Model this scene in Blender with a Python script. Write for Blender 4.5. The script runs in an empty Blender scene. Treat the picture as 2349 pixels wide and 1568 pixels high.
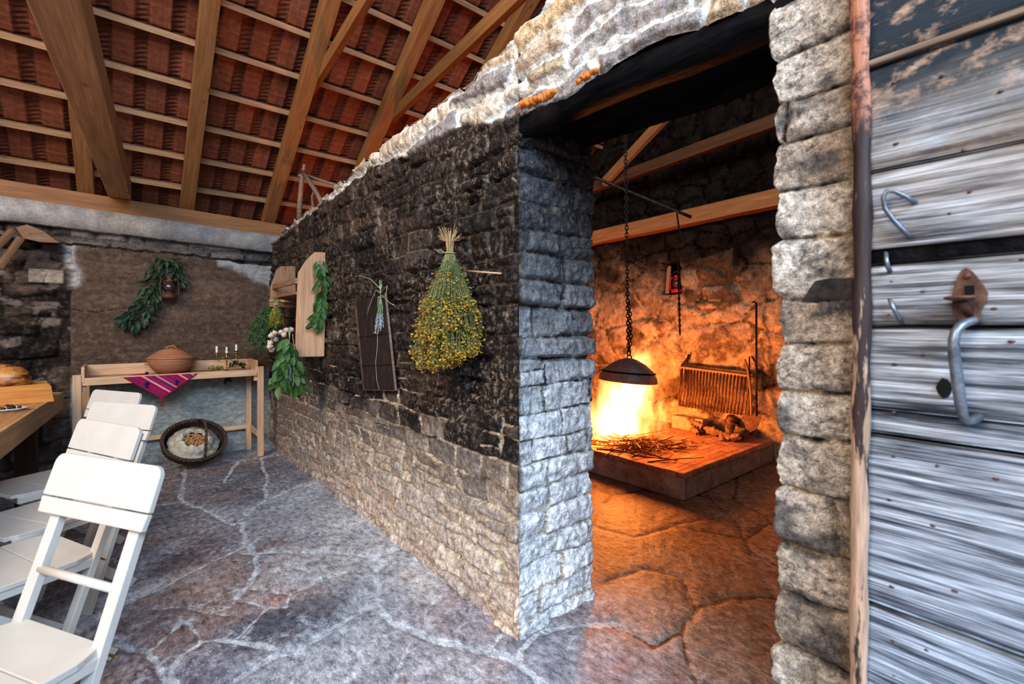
import bpy, bmesh, math, random
import numpy as np
from mathutils import Vector, Matrix, Euler
random.seed(7)
rng = np.random.default_rng(11)
SC = bpy.context.scene
COL = SC.collection
PI = math.pi
# ---------------------------------------------------------------- camera geometry (used for measuring real positions on real planes)
FPX = 1075.0; CX = 1174.5; HY = 750.0; CAMH = 1.3
YAW = math.atan((CX-275)/FPX)
FW = (math.sin(YAW), math.cos(YAW)); RT = (math.cos(YAW), -math.sin(YAW))
def at(u, v, ax, val):
    t = (u-CX)/FPX
    d = (FW[0]+RT[0]*t, FW[1]+RT[1]*t, (HY-v)/FPX); o = (0, 0, CAMH)
    i = 'XYZ'.index(ax); k = (val-o[i])/d[i]
    return Vector((o[0]+k*d[0], o[1]+k*d[1], o[2]+k*d[2]))
# ---------------------------------------------------------------- numpy noise
def _h(ix, iy, seed):
    n = (ix.astype(np.int64)*374761393 + iy.astype(np.int64)*668265263 + int(seed)*1442695041) & 0xffffffff
    n = ((n ^ (n >> 13))*1274126177) & 0xffffffff
    return ((n ^ (n >> 16)) & 0xffff)/65535.0
def vn(x, y, seed=0):
    x, y = np.broadcast_arrays(np.asarray(x, float), np.asarray(y, float))
    ix = np.floor(x); iy = np.floor(y); fx = x-ix; fy = y-iy
    fx = fx*fx*(3-2*fx); fy = fy*fy*(3-2*fy)
    a = _h(ix, iy, seed); b = _h(ix+1, iy, seed); c = _h(ix, iy+1, seed); d = _h(ix+1, iy+1, seed)
    return (a+(b-a)*fx)*(1-fy)+(c+(d-c)*fx)*fy
def fbm(x, y, seed=0, o=4):
    s = 0; a = .5; t = 0
    for k in range(o):
        s = s+a*vn(np.asarray(x)*2**k, np.asarray(y)*2**k, seed+k*13); t += a; a *= .55
    return s/t
def sstep(a, b, x):
    t = np.clip((x-a)/(b-a), 0, 1); return t*t*(3-2*t)
def mixc(a, b, f):
    return a*(1-f[..., None])+b*f[..., None]
def col(*c): return np.array(c, float)
# ---------------------------------------------------------------- object helpers
def link(o, parent=None):
    COL.objects.link(o)
    if parent: o.parent = parent
    return o
def empty(name, loc, rz=0, label=None, cat=None, group=None, rot=None):
    o = bpy.data.objects.new(name, None); COL.objects.link(o); o.empty_display_size = .05
    o.location = loc; o.rotation_euler = rot if rot else (0, 0, rz)
    if label: tag(o, label, cat, group)
    return o
def tag(o, label=None, cat=None, group=None, kind=None):
    if label: o['label'] = label
    if cat: o['category'] = cat
    if group: o['group'] = group
    if kind: o['kind'] = kind
    return o
def copytree(o, parent=None):
    c = o.copy(); COL.objects.link(c)
    if parent: c.parent = parent
    for ch in list(o.children): copytree(ch, c)
    return c
def gridmesh(name, P, mat, attrs=None, cols=None, parent=None, smooth=True, flip=False, extra=None):
    n, m = P.shape[:2]
    V = P.reshape(-1, 3)
    i = np.arange(n*m).reshape(n, m)
    a, b, c, d = i[:-1, :-1], i[1:, :-1], i[1:, 1:], i[:-1, 1:]
    q = np.stack([a, b, c, d] if not flip else [a, d, c, b], -1).reshape(-1, 4)
    if extra is not None:
        eV, eq = extra
        q = np.concatenate([q, eq+len(V)]); V = np.concatenate([V, eV])
    me = bpy.data.meshes.new(name)
    me.vertices.add(len(V)); me.vertices.foreach_set('co', V.astype(np.float32).ravel())
    me.loops.add(len(q)*4); me.loops.foreach_set('vertex_index', q.astype(np.int32).ravel())
    me.polygons.add(len(q)); me.polygons.foreach_set('loop_start', np.arange(0, len(q)*4, 4, dtype=np.int32))
    me.polygons.foreach_set('use_smooth', np.full(len(q), smooth))
    me.update(calc_edges=True)
    k = len(V)-n*m
    for nm, arr in (cols or {}).items():
        at_ = me.attributes.new(nm, 'FLOAT_COLOR', 'POINT')
        A = np.concatenate([arr.reshape(-1, 3), np.ones((n*m, 1))], 1)
        if k: A = np.concatenate([A, np.tile(np.array([[.02, .018, .017, 1]]) if name == 'wall_over_doorway' else A[-1:], (k, 1))])
        at_.data.foreach_set('color', A.astype(np.float32).ravel())
    for nm, arr in (attrs or {}).items():
        at_ = me.attributes.new(nm, 'FLOAT', 'POINT')
        A = arr.ravel()
        if k: A = np.concatenate([A, np.full(k, .05)])
        at_.data.foreach_set('value', A.astype(np.float32))
    o = bpy.data.objects.new(name, me); me.materials.append(mat); link(o, parent)
    return o
class MB:
    def __init__(s): s.v = []; s.f = []; s.m = []; s.c = None
    def add(s, v, f, mi=0):
        b = len(s.v); s.v += [tuple(p) for p in v]; s.f += [tuple(b+i for i in q) for q in f]; s.m += [mi]*len(f); return s
    def box(s, c, d, M=None, mi=0, taper=None):
        x, y, z = d[0]/2, d[1]/2, d[2]/2
        P = [Vector((i*x, j*y, k*z)) for i in (-1, 1) for j in (-1, 1) for k in (-1, 1)]
        if M is not None: P = [M @ p for p in P]
        P = [p+Vector(c) for p in P]
        return s.add(P, [(0, 1, 3, 2), (4, 6, 7, 5), (0, 4, 5, 1), (2, 3, 7, 6), (0, 2, 6, 4), (1, 5, 7, 3)], mi)
    def bar(s, a, b, w, h, up=(0, 0, 1), mi=0):
        a = Vector(a); b = Vector(b); x = (b-a).normalized(); y = Vector(up).cross(x)
        if y.length < 1e-4: y = Vector((0, 1, 0)).cross(x)
        y.normalize(); z = x.cross(y)
        M = Matrix((x, y, z)).transposed()
        return s.box((a+b)/2, ((b-a).length, w, h), M, mi)
    def tube(s, pts, r, n=8, closed=False, mi=0, caps=True):
        pts = [Vector(p) for p in pts]; N = len(pts)
        rs = r if isinstance(r, (list, tuple)) else [r]*N
        V = []; prev = None
        for i, p in enumerate(pts):
            if closed: t = pts[(i+1) % N]-pts[i-1]
            else: t = pts[min(i+1, N-1)]-pts[max(i-1, 0)]
            if t.length < 1e-9: t = Vector((0, 0, 1))
            t.normalize()
            if prev is None:
                a = Vector((0, 0, 1)) if abs(t.z) < .9 else Vector((1, 0, 0))
                u = t.cross(a).normalized()
            else:
                u = (prev-t*prev.dot(t))
                u = u.normalized() if u.length > 1e-6 else t.orthogonal().normalized()
            prev = u; w = t.cross(u)
            for k in range(n):
                an = 2*PI*k/n; V.append(p+(u*math.cos(an)+w*math.sin(an))*rs[i])
        Fc = []
        for i in range(N if closed else N-1):
            j = (i+1) % N
            for k in range(n):
                Fc.append((i*n+k, i*n+(k+1) % n, j*n+(k+1) % n, j*n+k))
        if not closed and caps:
            Fc.append(tuple(range(n))[::-1]); Fc.append(tuple((N-1)*n+k for k in range(n)))
        return s.add(V, Fc, mi)
    def lathe(s, prof, n=24, c=(0, 0, 0), sc=(1, 1), M=None, mi=0):
        V = []
        for r, z in prof:
            for k in range(n):
                a = 2*PI*k/n; p = Vector((r*math.cos(a)*sc[0], r*math.sin(a)*sc[1], z))
                if M is not None: p = M @ p
                V.append(p+Vector(c))
        Fc = [(i*n+k, i*n+(k+1) % n, (i+1)*n+(k+1) % n, (i+1)*n+k) for i in range(len(prof)-1) for k in range(n)]
        Fc.append(tuple(range(n))[::-1]); Fc.append(tuple((len(prof)-1)*n+k for k in range(n)))
        return s.add(V, Fc, mi)
    def prism(s, poly, t0, t1, fn, mi=0):
        n = len(poly)
        V = [fn(x, y, t0) for x, y in poly]+[fn(x, y, t1) for x, y in poly]
        Fc = [tuple(range(n))[::-1], tuple(range(n, 2*n))]+[(i, (i+1) % n, n+(i+1) % n, n+i) for i in range(n)]
        return s.add(V, Fc, mi)
    def blob(s, c, r, n=8, m=5, M=None, jit=0, mi=0):
        rr = r if isinstance(r, (tuple, list)) else (r, r, r)
        V = []
        for i in range(m+1):
            th = PI*i/m
            for k in range(n):
                a = 2*PI*k/n; j = 1+random.uniform(-jit, jit)
                p = Vector((math.sin(th)*math.cos(a)*rr[0]*j, math.sin(th)*math.sin(a)*rr[1]*j, math.cos(th)*rr[2]))
                if M is not None: p = M @ p
                V.append(p+Vector(c))
        return s.add(V, [(i*n+k, (i+1)*n+k, (i+1)*n+(k+1) % n, i*n+(k+1) % n) for i in range(m) for k in range(n)], mi)
    def leaf(s, p, d, nrm, L, W, droop=.15, mi=0):
        p = Vector(p); d = Vector(d).normalized(); nrm = Vector(nrm)
        w = d.cross(nrm)
        if w.length < 1e-3: w = d.orthogonal()
        w.normalize(); nn = w.cross(d).normalized()
        rows = [(0, .06), (.25, .75), (.5, 1), (.78, .65), (1, .03)]
        V = []
        for t, k in rows:
            c = p+d*L*t-nn*L*droop*t*t
            e = nn*W*.18*k
            V += [c+w*W*k*.5+e, c, c-w*W*k*.5+e]
        Fc = []
        for i in range(4):
            a = i*3; Fc += [(a, a+1, a+4, a+3), (a+1, a+2, a+5, a+4)]
        return s.add(V, Fc, mi)
    def build(s, name, mat, parent=None, smooth=False, bevel=0, loc=None, mats=None, weld=False, subd=0):
        me = bpy.data.meshes.new(name); me.from_pydata(s.v, [], s.f)
        for mm in (mats or [mat]): me.materials.append(mm)
        if mats:
            for p, k in zip(me.polygons, s.m): p.material_index = k
        bm = bmesh.new(); bm.from_mesh(me)
        if weld: bmesh.ops.remove_doubles(bm, verts=bm.verts, dist=1e-5)
        bmesh.ops.recalc_face_normals(bm, faces=bm.faces); bm.to_mesh(me); bm.free()
        if smooth:
            for p in me.polygons: p.use_smooth = True
        o = bpy.data.objects.new(name, me); link(o, parent)
        if loc is not None: o.location = loc
        if bevel:
            b = o.modifiers.new('b', 'BEVEL'); b.width = bevel; b.segments = 2; b.limit_method = 'ANGLE'
        if subd:
            b = o.modifiers.new('s', 'SUBSURF'); b.levels = subd; b.render_levels = subd
        return o
def beam(name, a, b, w, h, mat, parent=None, up=(0, 0, 1), bevel=.004, rough=0, seg=1):
    """a squared timber whose local X runs along its length (so the grain does too)"""
    a = Vector(a); b = Vector(b); L = (b-a).length; x = (b-a)/L
    y = Vector(up).cross(x)
    if y.length < 1e-4: y = Vector((0, 1, 0)).cross(x)
    y.normalize(); z = x.cross(y)
    m = MB(); m.box((0, 0, 0), (L, w, h))
    o = m.build(name, mat, parent, bevel=bevel)
    o.matrix_local = Matrix.Translation((a+b)/2) @ Matrix((x, y, z)).transposed().to_4x4()
    return o
# ---------------------------------------------------------------- materials
class NT:
    def __init__(s, name):
        s.m = bpy.data.materials.new(name); s.m.use_nodes = True; s.t = s.m.node_tree; s.t.nodes.clear()
        s.out = s.n('ShaderNodeOutputMaterial'); s.b = s.n('ShaderNodeBsdfPrincipled'); s.l(s.b.outputs[0], s.out.inputs[0])
    def n(s, t, **kw):
        x = s.t.nodes.new(t)
        for k, v in kw.items(): setattr(x, k, v)
        return x
    def l(s, a, b): s.t.links.new(a, b)
    def val(s, sock, v):
        if hasattr(v, 'is_output'): s.l(v, sock)
        else: sock.default_value = v
    def noise(s, scale=5, detail=4, rough=.6, vec=None, sc3=None, dist=0):
        x = s.n('ShaderNodeTexNoise'); x.inputs['Scale'].default_value = scale; x.inputs['Detail'].default_value = detail
        x.inputs['Roughness'].default_value = rough; x.inputs['Distortion'].default_value = dist
        v = vec if vec is not None else s.co()
        if sc3:
            mp = s.n('ShaderNodeMapping'); mp.inputs['Scale'].default_value = sc3; s.l(v, mp.inputs[0]); v = mp.outputs[0]
        s.l(v, x.inputs['Vector']); return x.outputs[0]
    def co(s):
        if not hasattr(s, '_c'): s._c = s.n('ShaderNodeTexCoord')
        return s._c.outputs['Object']
    def mr(s, v, a, b, c=0, d=1, smooth=False):
        x = s.n('ShaderNodeMapRange')
        if smooth: x.interpolation_type = 'SMOOTHSTEP'
        s.val(x.inputs[0], v)
        for i, k in enumerate((a, b, c, d)): s.val(x.inputs[i+1], k)
        return x.outputs[0]
    def math(s, op, a, b=0, c=0):
        x = s.n('ShaderNodeMath', operation=op); s.val(x.inputs[0], a); s.val(x.inputs[1], b)
        if op in ('MULTIPLY_ADD',): s.val(x.inputs[2], c)
        return x.outputs[0]
    def mix(s, f, a, b, blend='MIX'):
        x = s.n('ShaderNodeMix', data_type='RGBA', blend_type=blend); s.val(x.inputs[0], f)
        for i, v in ((6, a), (7, b)):
            if hasattr(v, 'is_output'): s.l(v, x.inputs[i])
            else: x.inputs[i].default_value = (*v[:3], 1)
        return x.outputs[2]
    def attr(s, nm, colour=False):
        x = s.n('ShaderNodeAttribute', attribute_name=nm); return x.outputs['Color'] if colour else x.outputs['Fac']
    def grey(s, v):
        x = s.n('ShaderNodeCombineColor'); [s.l(v, x.inputs[i]) for i in range(3)]; return x.outputs[0]
    def bump(s, h, st, dist=.01):
        x = s.n('ShaderNodeBump'); s.val(x.inputs['Strength'], st); x.inputs['Distance'].default_value = dist; s.l(h, x.inputs['Height'])
        s.l(x.outputs[0], s.b.inputs['Normal']); return x
    def base(s, c, rough=.7, metal=0, spec=.5):
        if hasattr(c, 'is_output'): s.l(c, s.b.inputs['Base Color'])
        else: s.b.inputs['Base Color'].default_value = (*c[:3], 1)
        s.val(s.b.inputs['Roughness'], rough); s.b.inputs['Metallic'].default_value = metal
        s.b.inputs['Specular IOR Level'].default_value = spec
        return s.m
def pm(name, c1, c2, scale=8, sc3=None, rough=.7, metal=0, bump=.3, lo=.35, hi=.65, detail=5, dist=.005, c3=None, spec=.4, fine=None):
    t = NT(name); n = t.noise(scale, detail, .62, sc3=sc3); c = t.mix(t.mr(n, lo, hi), c1, c2)
    if c3: c = t.mix(t.mr(t.noise(scale*.31+.7, 3, .6), .5, .72), c, c3)
    if fine:
        n2 = t.noise(fine, 3, .7, sc3=sc3); c = t.mix(1.0, c, t.grey(t.mr(n2, .3, .7, .75, 1.2)), 'MULTIPLY')
    t.base(c, rough, metal, spec)
    if bump: t.bump(n, bump, dist)
    return t.m
def woodm(name, c1, c2, knot=None, rough=.65, s=1.0, bump=.25, dark=.55):
    """straight grain along local X with growth bands and a few knots"""
    t = NT(name)
    a = t.noise(3*s, 5, .6, sc3=(.6, 9, 9)); b = t.noise(14*s, 3, .6, sc3=(.35, 12, 12))
    c = t.mix(t.mr(a, .32, .68), c1, c2)
    c = t.mix(1.0, c, t.grey(t.mr(b, .3, .7, dark+.2, 1.15)), 'MULTIPLY')
    v = t.n('ShaderNodeTexVoronoi'); v.inputs['Scale'].default_value = 2.3*s
    mp = t.n('ShaderNodeMapping'); mp.inputs['Scale'].default_value = (1, 2.2, 2.2); t.l(t.co(), mp.inputs[0]); t.l(mp.outputs[0], v.inputs[0])
    c = t.mix(t.mr(v.outputs['Distance'], .03, .1, .75, 0), c, knot or tuple(x*.35 for x in c1))
    t.base(c, rough, 0, .3); t.bump(b, bump, .003)
    return t.m
M = {}
M['rafter'] = woodm('rafter timber', (.26, .115, .042), (.38, .18, .07), s=1.2)
M['tie'] = woodm('tie beam timber', (.42, .22, .11), (.56, .32, .17), s=.9)
M['batten'] = woodm('batten', (.31, .17, .09), (.48, .29, .16), s=2)
M['plate'] = woodm('wall plate timber', (.24, .11, .045), (.36, .17, .075), s=1)
M['bench'] = woodm('new pine', (.56, .34, .20), (.72, .48, .32), s=1.5, dark=.7)
M['rackboard'] = woodm('pale weathered board', (.50, .27, .15), (.68, .42, .27), s=1.2, dark=.6)
M['rackold'] = woodm('brown board', (.32, .17, .09), (.46, .27, .16), s=2, dark=.5)
M['tabletop'] = woodm('orange oiled table wood', (.42, .20, .085), (.60, .33, .16), s=1.3, rough=.45, dark=.55)
M['tableedge'] = woodm('table edge', (.42, .25, .13), (.58, .38, .21), s=1.3, rough=.5)
M['traywood'] = woodm('varnished tray wood', (.50, .20, .05), (.66, .31, .09), s=1.2, rough=.35, dark=.7)
M['oldwood'] = woodm('grey old wood', (.20, .13, .09), (.36, .26, .19), s=2, dark=.45)
M['stoolwood'] = woodm('brown stool wood', (.20, .11, .06), (.34, .20, .12), s=2.5, dark=.5)
M['darkwood'] = woodm('dark stained wood', (.035, .018, .012), (.07, .035, .022), s=2, dark=.5)
M['char'] = pm('charred wood', (.003, .003, .0035), (.012, .012, .014), 6, (6, 1, 6), rough=.5, bump=.8, c3=(.03, .022, .02), dist=.01, spec=.05)
M['darkbeam'] = woodm('dark brown beam', (.10, .045, .02), (.16, .08, .035), s=1.2)  # darker brown timber for the upper fire-room beam
M['charin'] = pm('inner charred wood', (.003, .003, .0035), (.010, .010, .012), 6, (6, 1, 6), rough=1, bump=.8, dist=.01, spec=0)
M['redbeam'] = woodm('fire-room beam', (.34, .15, .06), (.48, .24, .10), s=1.2)
M['iron'] = pm('dark iron', (.02, .018, .018), (.06, .05, .048), 30, rough=.5, metal=.7, bump=.3)
M['rust'] = pm('rusty iron', (.10, .045, .028), (.20, .11, .08), 30, rough=.65, metal=.4, bump=.4, c3=(.055, .04, .035))
M['greysteel'] = pm('worn grey steel', (.12, .135, .16), (.25, .27, .31), 40, rough=.4, metal=.6, bump=.2)
M['brass'] = pm('brass', (.42, .27, .09), (.60, .42, .17), 20, rough=.3, metal=1, bump=.1)
M['white'] = pm('white painted wood', (.54, .50, .45), (.61, .575, .53), 5, (1, 1, 1), rough=.42, bump=.08, lo=.3, hi=.7)
M['wax'] = pm('candle wax', (.80, .78, .76), (.90, .88, .86), 12, rough=.5, bump=.1)
M['twine'] = pm('twine', (.42, .32, .20), (.60, .49, .34), 60, rough=.9)
M['leaf'] = pm('bay leaf', (.028, .075, .016), (.08, .16, .035), 9, rough=.5, bump=.1, c3=(.11, .19, .07))
M['leafdark'] = pm('dark bay leaf', (.009, .024, .010), (.028, .062, .022), 9, rough=.5, bump=.1)
M['sage'] = pm('olive leaf', (.14, .22, .10), (.34, .42, .25), 20, rough=.6)
M['stem'] = pm('herb stem', (.11, .125, .045), (.25, .22, .09), 9, rough=.8, bump=0)
M['drystem'] = pm('dry stem', (.36, .22, .10), (.52, .36, .18), 30, rough=.8, bump=0)
M['yellow'] = pm('yellow blossom', (.38, .22, .02), (.60, .38, .04), 40, rough=.8, bump=0, c3=(.30, .17, .03))
M['lav'] = pm('dry lavender', (.20, .22, .26), (.48, .48, .50), 60, rough=.9, bump=0)
M['garlic'] = pm('garlic skin', (.56, .42, .32), (.80, .68, .58), 30, rough=.6, c3=(.45, .20, .12))
M['terra'] = pm('terracotta', (.36, .15, .075), (.47, .22, .12), 6, (1, 1, 14), rough=.65, bump=.3)
M['wicker'] = pm('dark wicker', (.035, .022, .016), (.12, .08, .06), 60, rough=.7, bump=.8, dist=.004)
M['sack'] = pm('sackcloth', (.42, .38, .30), (.60, .56, .47), 30, rough=.95, bump=.4)
M['nut'] = pm('almond', (.42, .19, .07), (.62, .33, .15), 30, rough=.6)
M['olive'] = pm('black olive', (.012, .006, .008), (.035, .014, .016), 20, rough=.2, bump=0, spec=.7)
M['porcelain'] = pm('white porcelain', (.75, .76, .78), (.85, .86, .87), 5, rough=.2, bump=0)
M['red'] = pm('red enamel', (.45, .01, .015), (.55, .03, .03), 10, rough=.35, bump=0)
M['glassdark'] = pm('smoked glass', (.05, .03, .03), (.10, .06, .05), 4, rough=.08, bump=0, spec=.8)
M['blue'] = pm('navy wool', (.012, .016, .09), (.03, .04, .18), 60, rough=1, bump=.6)
M['crimson'] = pm('crimson wool', (.30, .008, .02), (.48, .02, .05), 60, rough=1, bump=.6)
M['foam'] = pm('orange foam', (.60, .17, .03), (.75, .28, .07), 14, rough=.8, bump=.8, dist=.02)
M['twig'] = pm('twigs', (.10, .05, .03), (.24, .14, .09), 30, rough=.8, bump=.3)
M['bark'] = pm('vine bark', (.10, .055, .03), (.34, .21, .12), 25, rough=.9, bump=.9, dist=.01)
M['lid'] = pm('sheet iron lid', (.34, .31, .31), (.58, .54, .53), 12, rough=.55, metal=.5, bump=.3)
M['firebrick'] = pm('firebrick', (.34, .24, .17), (.46, .34, .25), 20, rough=.9, bump=.4)
M['graterib'] = pm('grate bars', (.10, .05, .03), (.22, .12, .07), 30, rough=.5, metal=.5, bump=.3)
# stone: colour, mortar colour and joint distance ride on the mesh
def stonemat(name, jw=.006, edge=.004, rough=.8, amp=.010, fleck=.6, fscale=26, bump=.6, tint=None, stretch=None, rough2=None, fleckcol=None, spec=.25):
    t = NT(name)
    c = t.attr('Col', True); mc = t.attr('MCol', True); jd = t.attr('jd')
    n1 = t.noise(22, 2, .6)
    j = t.math('ADD', jd, t.math('MULTIPLY', t.math('SUBTRACT', n1, .5), amp*2))
    f = t.mr(j, jw-edge, jw+edge)
    cc = t.mix(f, mc, c)
    n2 = t.noise(fscale, 4, .68, sc3=stretch); n3 = t.noise(fscale*4.2, 3, .7, sc3=stretch)
    cc = t.mix(1.0, cc, t.grey(t.mr(n2, .28, .72, 1-fleck, 1+fleck)), 'MULTIPLY')
    cc = t.mix(1.0, cc, t.grey(t.mr(n3, .3, .7, 1-fleck*.55, 1+fleck*.55)), 'MULTIPLY')
    if fleckcol:
        n4 = t.noise(fscale*1.1, 5, .78); fl = t.attr('fl')
        cc = t.mix(t.math('MULTIPLY', t.mr(n4, .50, .63), fl), cc, fleckcol)
    t.base(cc, rough, 0, spec)
    hh = t.math('ADD', n2, t.math('MULTIPLY', n3, .45))
    t.bump(hh, bump, .012)
    return t.m
# ================================================================ THE SETTING
XW = 1.276; YC = 1.481; XB = 1.74; YB = 5.683; YJ = 0.477
def coursed(S, Z, seed, zk, lens, split=.0, wob=.012, smin=-6, smax=8, lens2=None):
    r = random.Random(seed)
    n = len(zk)-1
    B = [zk[k]+wob*2*(vn(S*1.7, k*5.3+.5, seed)-.5)+wob*1.4*(vn(S*8, k*3.1, seed+5)-.5) for k in range(n+1)]
    row = np.zeros(S.shape, int)-1
    for k in range(n+1): row += (Z >= B[k])
    row = np.clip(row, 0, n-1)
    ID = np.zeros(S.shape, int); d = np.full(S.shape, 9.); cs = np.zeros(S.shape); cz = np.zeros(S.shape)
    for k in range(n):
        m = row == k
        js = []; s = smin+r.uniform(0, .3)
        while s < smax:
            js.append(s); s += r.uniform(*lens)*(1 if r.random() < .75 else .55)
        js = np.array(js)
        s_ = S[m]; z_ = Z[m]
        sw = s_+.030*(vn(z_*9, k*2.2+s_*.01, seed+9)-.5)+.022*(vn(s_*14, z_*14, seed+3)-.5)
        i = np.clip(np.searchsorted(js, sw)-1, 0, len(js)-2)
        lo = B[k][m]; hi = B[k+1][m]
        dv = np.minimum(sw-js[i], js[i+1]-sw)
        ids = k*300+i
        hsh = np.array([((int(q)*2654435761+seed*97) & 0xffff)/65535. for q in range(n*300)])
        sp = hsh[ids] < split
        mid = lo+(hi-lo)*(.35+.3*hsh[(ids*7) % (n*300)])+.012*(vn(s_*10, k, seed+31)-.5)
        up = z_ > mid
        lo2 = np.where(sp & up, mid, lo); hi2 = np.where(sp & ~up, mid, hi)
        ids2 = ids+np.where(sp & up, n*300, 0)
        dh = np.maximum(np.minimum(z_-lo2, hi2-z_), 0)+1e-4; dv = np.maximum(dv, 0)+1e-4
        dd = (dh**-4.+dv**-4.)**-.25
        d[m] = dd; ID[m] = ids2; cs[m] = sw-(js[i]+js[i+1])/2; cz[m] = z_-(lo2+hi2)/2
    R = np.random.default_rng(seed+77).random((n*600+10, 6))
    return ID, d, cs, cz, R[ID]
def voro(x, y, seed, jit=.8):
    ix = np.floor(x); iy = np.floor(y)
    f1 = np.full(x.shape, 9.); f2 = np.full(x.shape, 9.); idx = np.zeros(x.shape)
    for dx in (-1, 0, 1):
        for dy in (-1, 0, 1):
            cx_ = ix+dx; cy_ = iy+dy
            px = cx_+.5+jit*(_h(cx_, cy_, seed)-.5); py = cy_+.5+jit*(_h(cx_, cy_, seed+1)-.5)
            dd = np.hypot(x-px, y-py); hid = _h(cx_, cy_, seed+2)
            near = dd < f1
            f2 = np.where(near, f1, np.minimum(f2, dd)); idx = np.where(near, hid, idx); f1 = np.where(near, dd, f1)
    return f1, f2, idx
def gauss(x, y, cx_, cy_, sx, sy): return np.exp(-((x-cx_)/sx)**2-((y-cy_)/sy)**2)
# ---------------------------------------------------------------- partition wall of coursed stone with its doorway
ZK = [-.06, .06, .175, .285, .39, .50, .61, .72, .825, .935, 1.05, 1.155, 1.265, 1.385, 1.495, 1.61, 1.72, 1.835, 1.955, 2.07, 2.2, 2.36, 2.52, 2.7, 2.85, 3.05]
def ztop(Y):
    b = np.interp(Y, [-1, .6, 1.3, 1.54, 1.83, 2.2, 2.8, 3.7, 4.4, 5.3, 5.7], [2.86, 2.82, 2.56, 2.51, 2.475, 2.465, 2.44, 2.36, 2.34, 2.24, 2.22])
    st = np.floor(Y/.17+.6*np.sin(Y*3)); j = _h(st, st*0, 5)
    return b+.035*(j-.5)+.03*(fbm(Y*9, 1.1, 8)-.5)
def zlight(Y):      # lower limit of the pale upper band
    return np.interp(Y, [-1, 1.2, 1.48, 1.7, 2.0, 2.5, 3.0, 4.0, 5.7], [2.1, 2.12, 2.2, 2.24, 2.27, 2.30, 2.36, 2.31, 2.2])+.09*(fbm(Y*7, .3, 21)-.5)
def wall_fields(S, Z, face, seedoff=0):
    """face: 0 long face, 1 end face, 2 fire-room side.  S = distance from near corner (long face positive)"""
    ID, d, cs, cz, R = coursed(S, Z, 5+seedoff, ZK, (.14, .30), split=.30, wob=.011) if face != 1 else coursed(S+.03, Z, 6, ZK, (.17, .44), split=.06, wob=.011)
    pil = 1-np.exp(-d/.009)
    Y = YC+S
    h = .015*pil+.024*(R[..., 0]-.5)*sstep(0, .02, d)+(R[..., 1]-.5)*.22*cs+(R[..., 2]-.5)*.25*cz
    h += .022*(fbm(S*11, Z*13, 41)-.5)+.014*(fbm(S*34+2*vn(S*8, Z*8, 3), Z*30, 43)-.5)+.030*np.abs(fbm(S*13+Z*5, Z*17, 47, 4)-.5)
    deep = (fbm(S*3, Z*5, 51) > .60)&(d < .014)&(Z > .7)
    h -= np.where(deep, .022, 0)
    zb = .70+.10*(fbm(S*1.7, Z*1.0, 61)-.5)+np.interp(S, [0, .5, 1, 4.5], [-.02, .0, .02, .08])
    soot = sstep(-.16, .14, Z-zb+.22*(R[..., 3]-.5)+.10*(fbm(S*5, Z*7, 62)-.5))
    soot = soot*(1-.5*sstep(.50, .66, fbm(S*5+2, Z*8, 63))*sstep(.3, 1.2, S)*.8)
    soot = soot*np.interp(Z, [0, 1.0, 1.9, 2.25, 2.6], [1, 1, .97, .85, .8])
    base = mixc(np.broadcast_to(col(.66, .49, .38), Z.shape+(3,)), col(.84, .69, .56), R[..., 4])
    base = mixc(base, col(.40, .36, .37), R[..., 5]*.5)
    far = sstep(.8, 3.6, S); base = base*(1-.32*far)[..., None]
    black = mixc(np.broadcast_to(col(.006, .0055, .0065), Z.shape+(3,)), col(.024, .019, .017), fbm(S*6, Z*6, 71))
    brown = fbm(S*2.6, Z*3.4, 73); black = mixc(black, col(.075, .046, .030), sstep(.5, .72, brown)*.8*sstep(.4, 1.6, S))
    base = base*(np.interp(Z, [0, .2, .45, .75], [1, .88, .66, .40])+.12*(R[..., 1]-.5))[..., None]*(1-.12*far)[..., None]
    hi = sstep(.02, .3, Z-zb); base = mixc(base, mixc(np.broadcast_to(col(.13, .082, .055), Z.shape+(3,)), col(.26, .185, .135), R[..., 4]), hi)
    C = mixc(base, black, soot)
    mort = mixc(np.broadcast_to(col(.58, .46, .33), Z.shape+(3,)), col(.075, .052, .036), np.clip(soot*1.0+far*.25, 0, 1))
    lm = (fbm(S*5, Z*9, 83) > .56)&(Z < 1.0); mort = np.where(lm[..., None], col(.55, .44, .31), mort)
    mort = np.where(deep[..., None], col(.01, .008, .008), mort)
    fl = soot*(.25+.6*sstep(.35, .65, fbm(S*4, Z*5, 91)))
    if face == 1:
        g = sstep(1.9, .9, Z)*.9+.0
        Cg = mixc(np.broadcast_to(col(.026, .028, .034), Z.shape+(3,)), col(.82, .83, .84), np.interp(Z, [0, .5, .95, 1.25, 1.5, 1.8, 2.2], [1, .92, .68, .30, .13, .035, .0]))  # daylight brightness painted into the lower end face, soot above
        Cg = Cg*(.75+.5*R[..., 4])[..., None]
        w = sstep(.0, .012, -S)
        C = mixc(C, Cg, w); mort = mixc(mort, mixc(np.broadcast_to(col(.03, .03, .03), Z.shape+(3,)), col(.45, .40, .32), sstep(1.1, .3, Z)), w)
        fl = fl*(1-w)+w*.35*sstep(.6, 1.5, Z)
    if face == 2:
        C = mixc(np.broadcast_to(col(.25, .18, .12), Z.shape+(3,)), col(.06, .04, .03), sstep(1.2, 2.2, Z)); mort = C*.6
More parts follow.
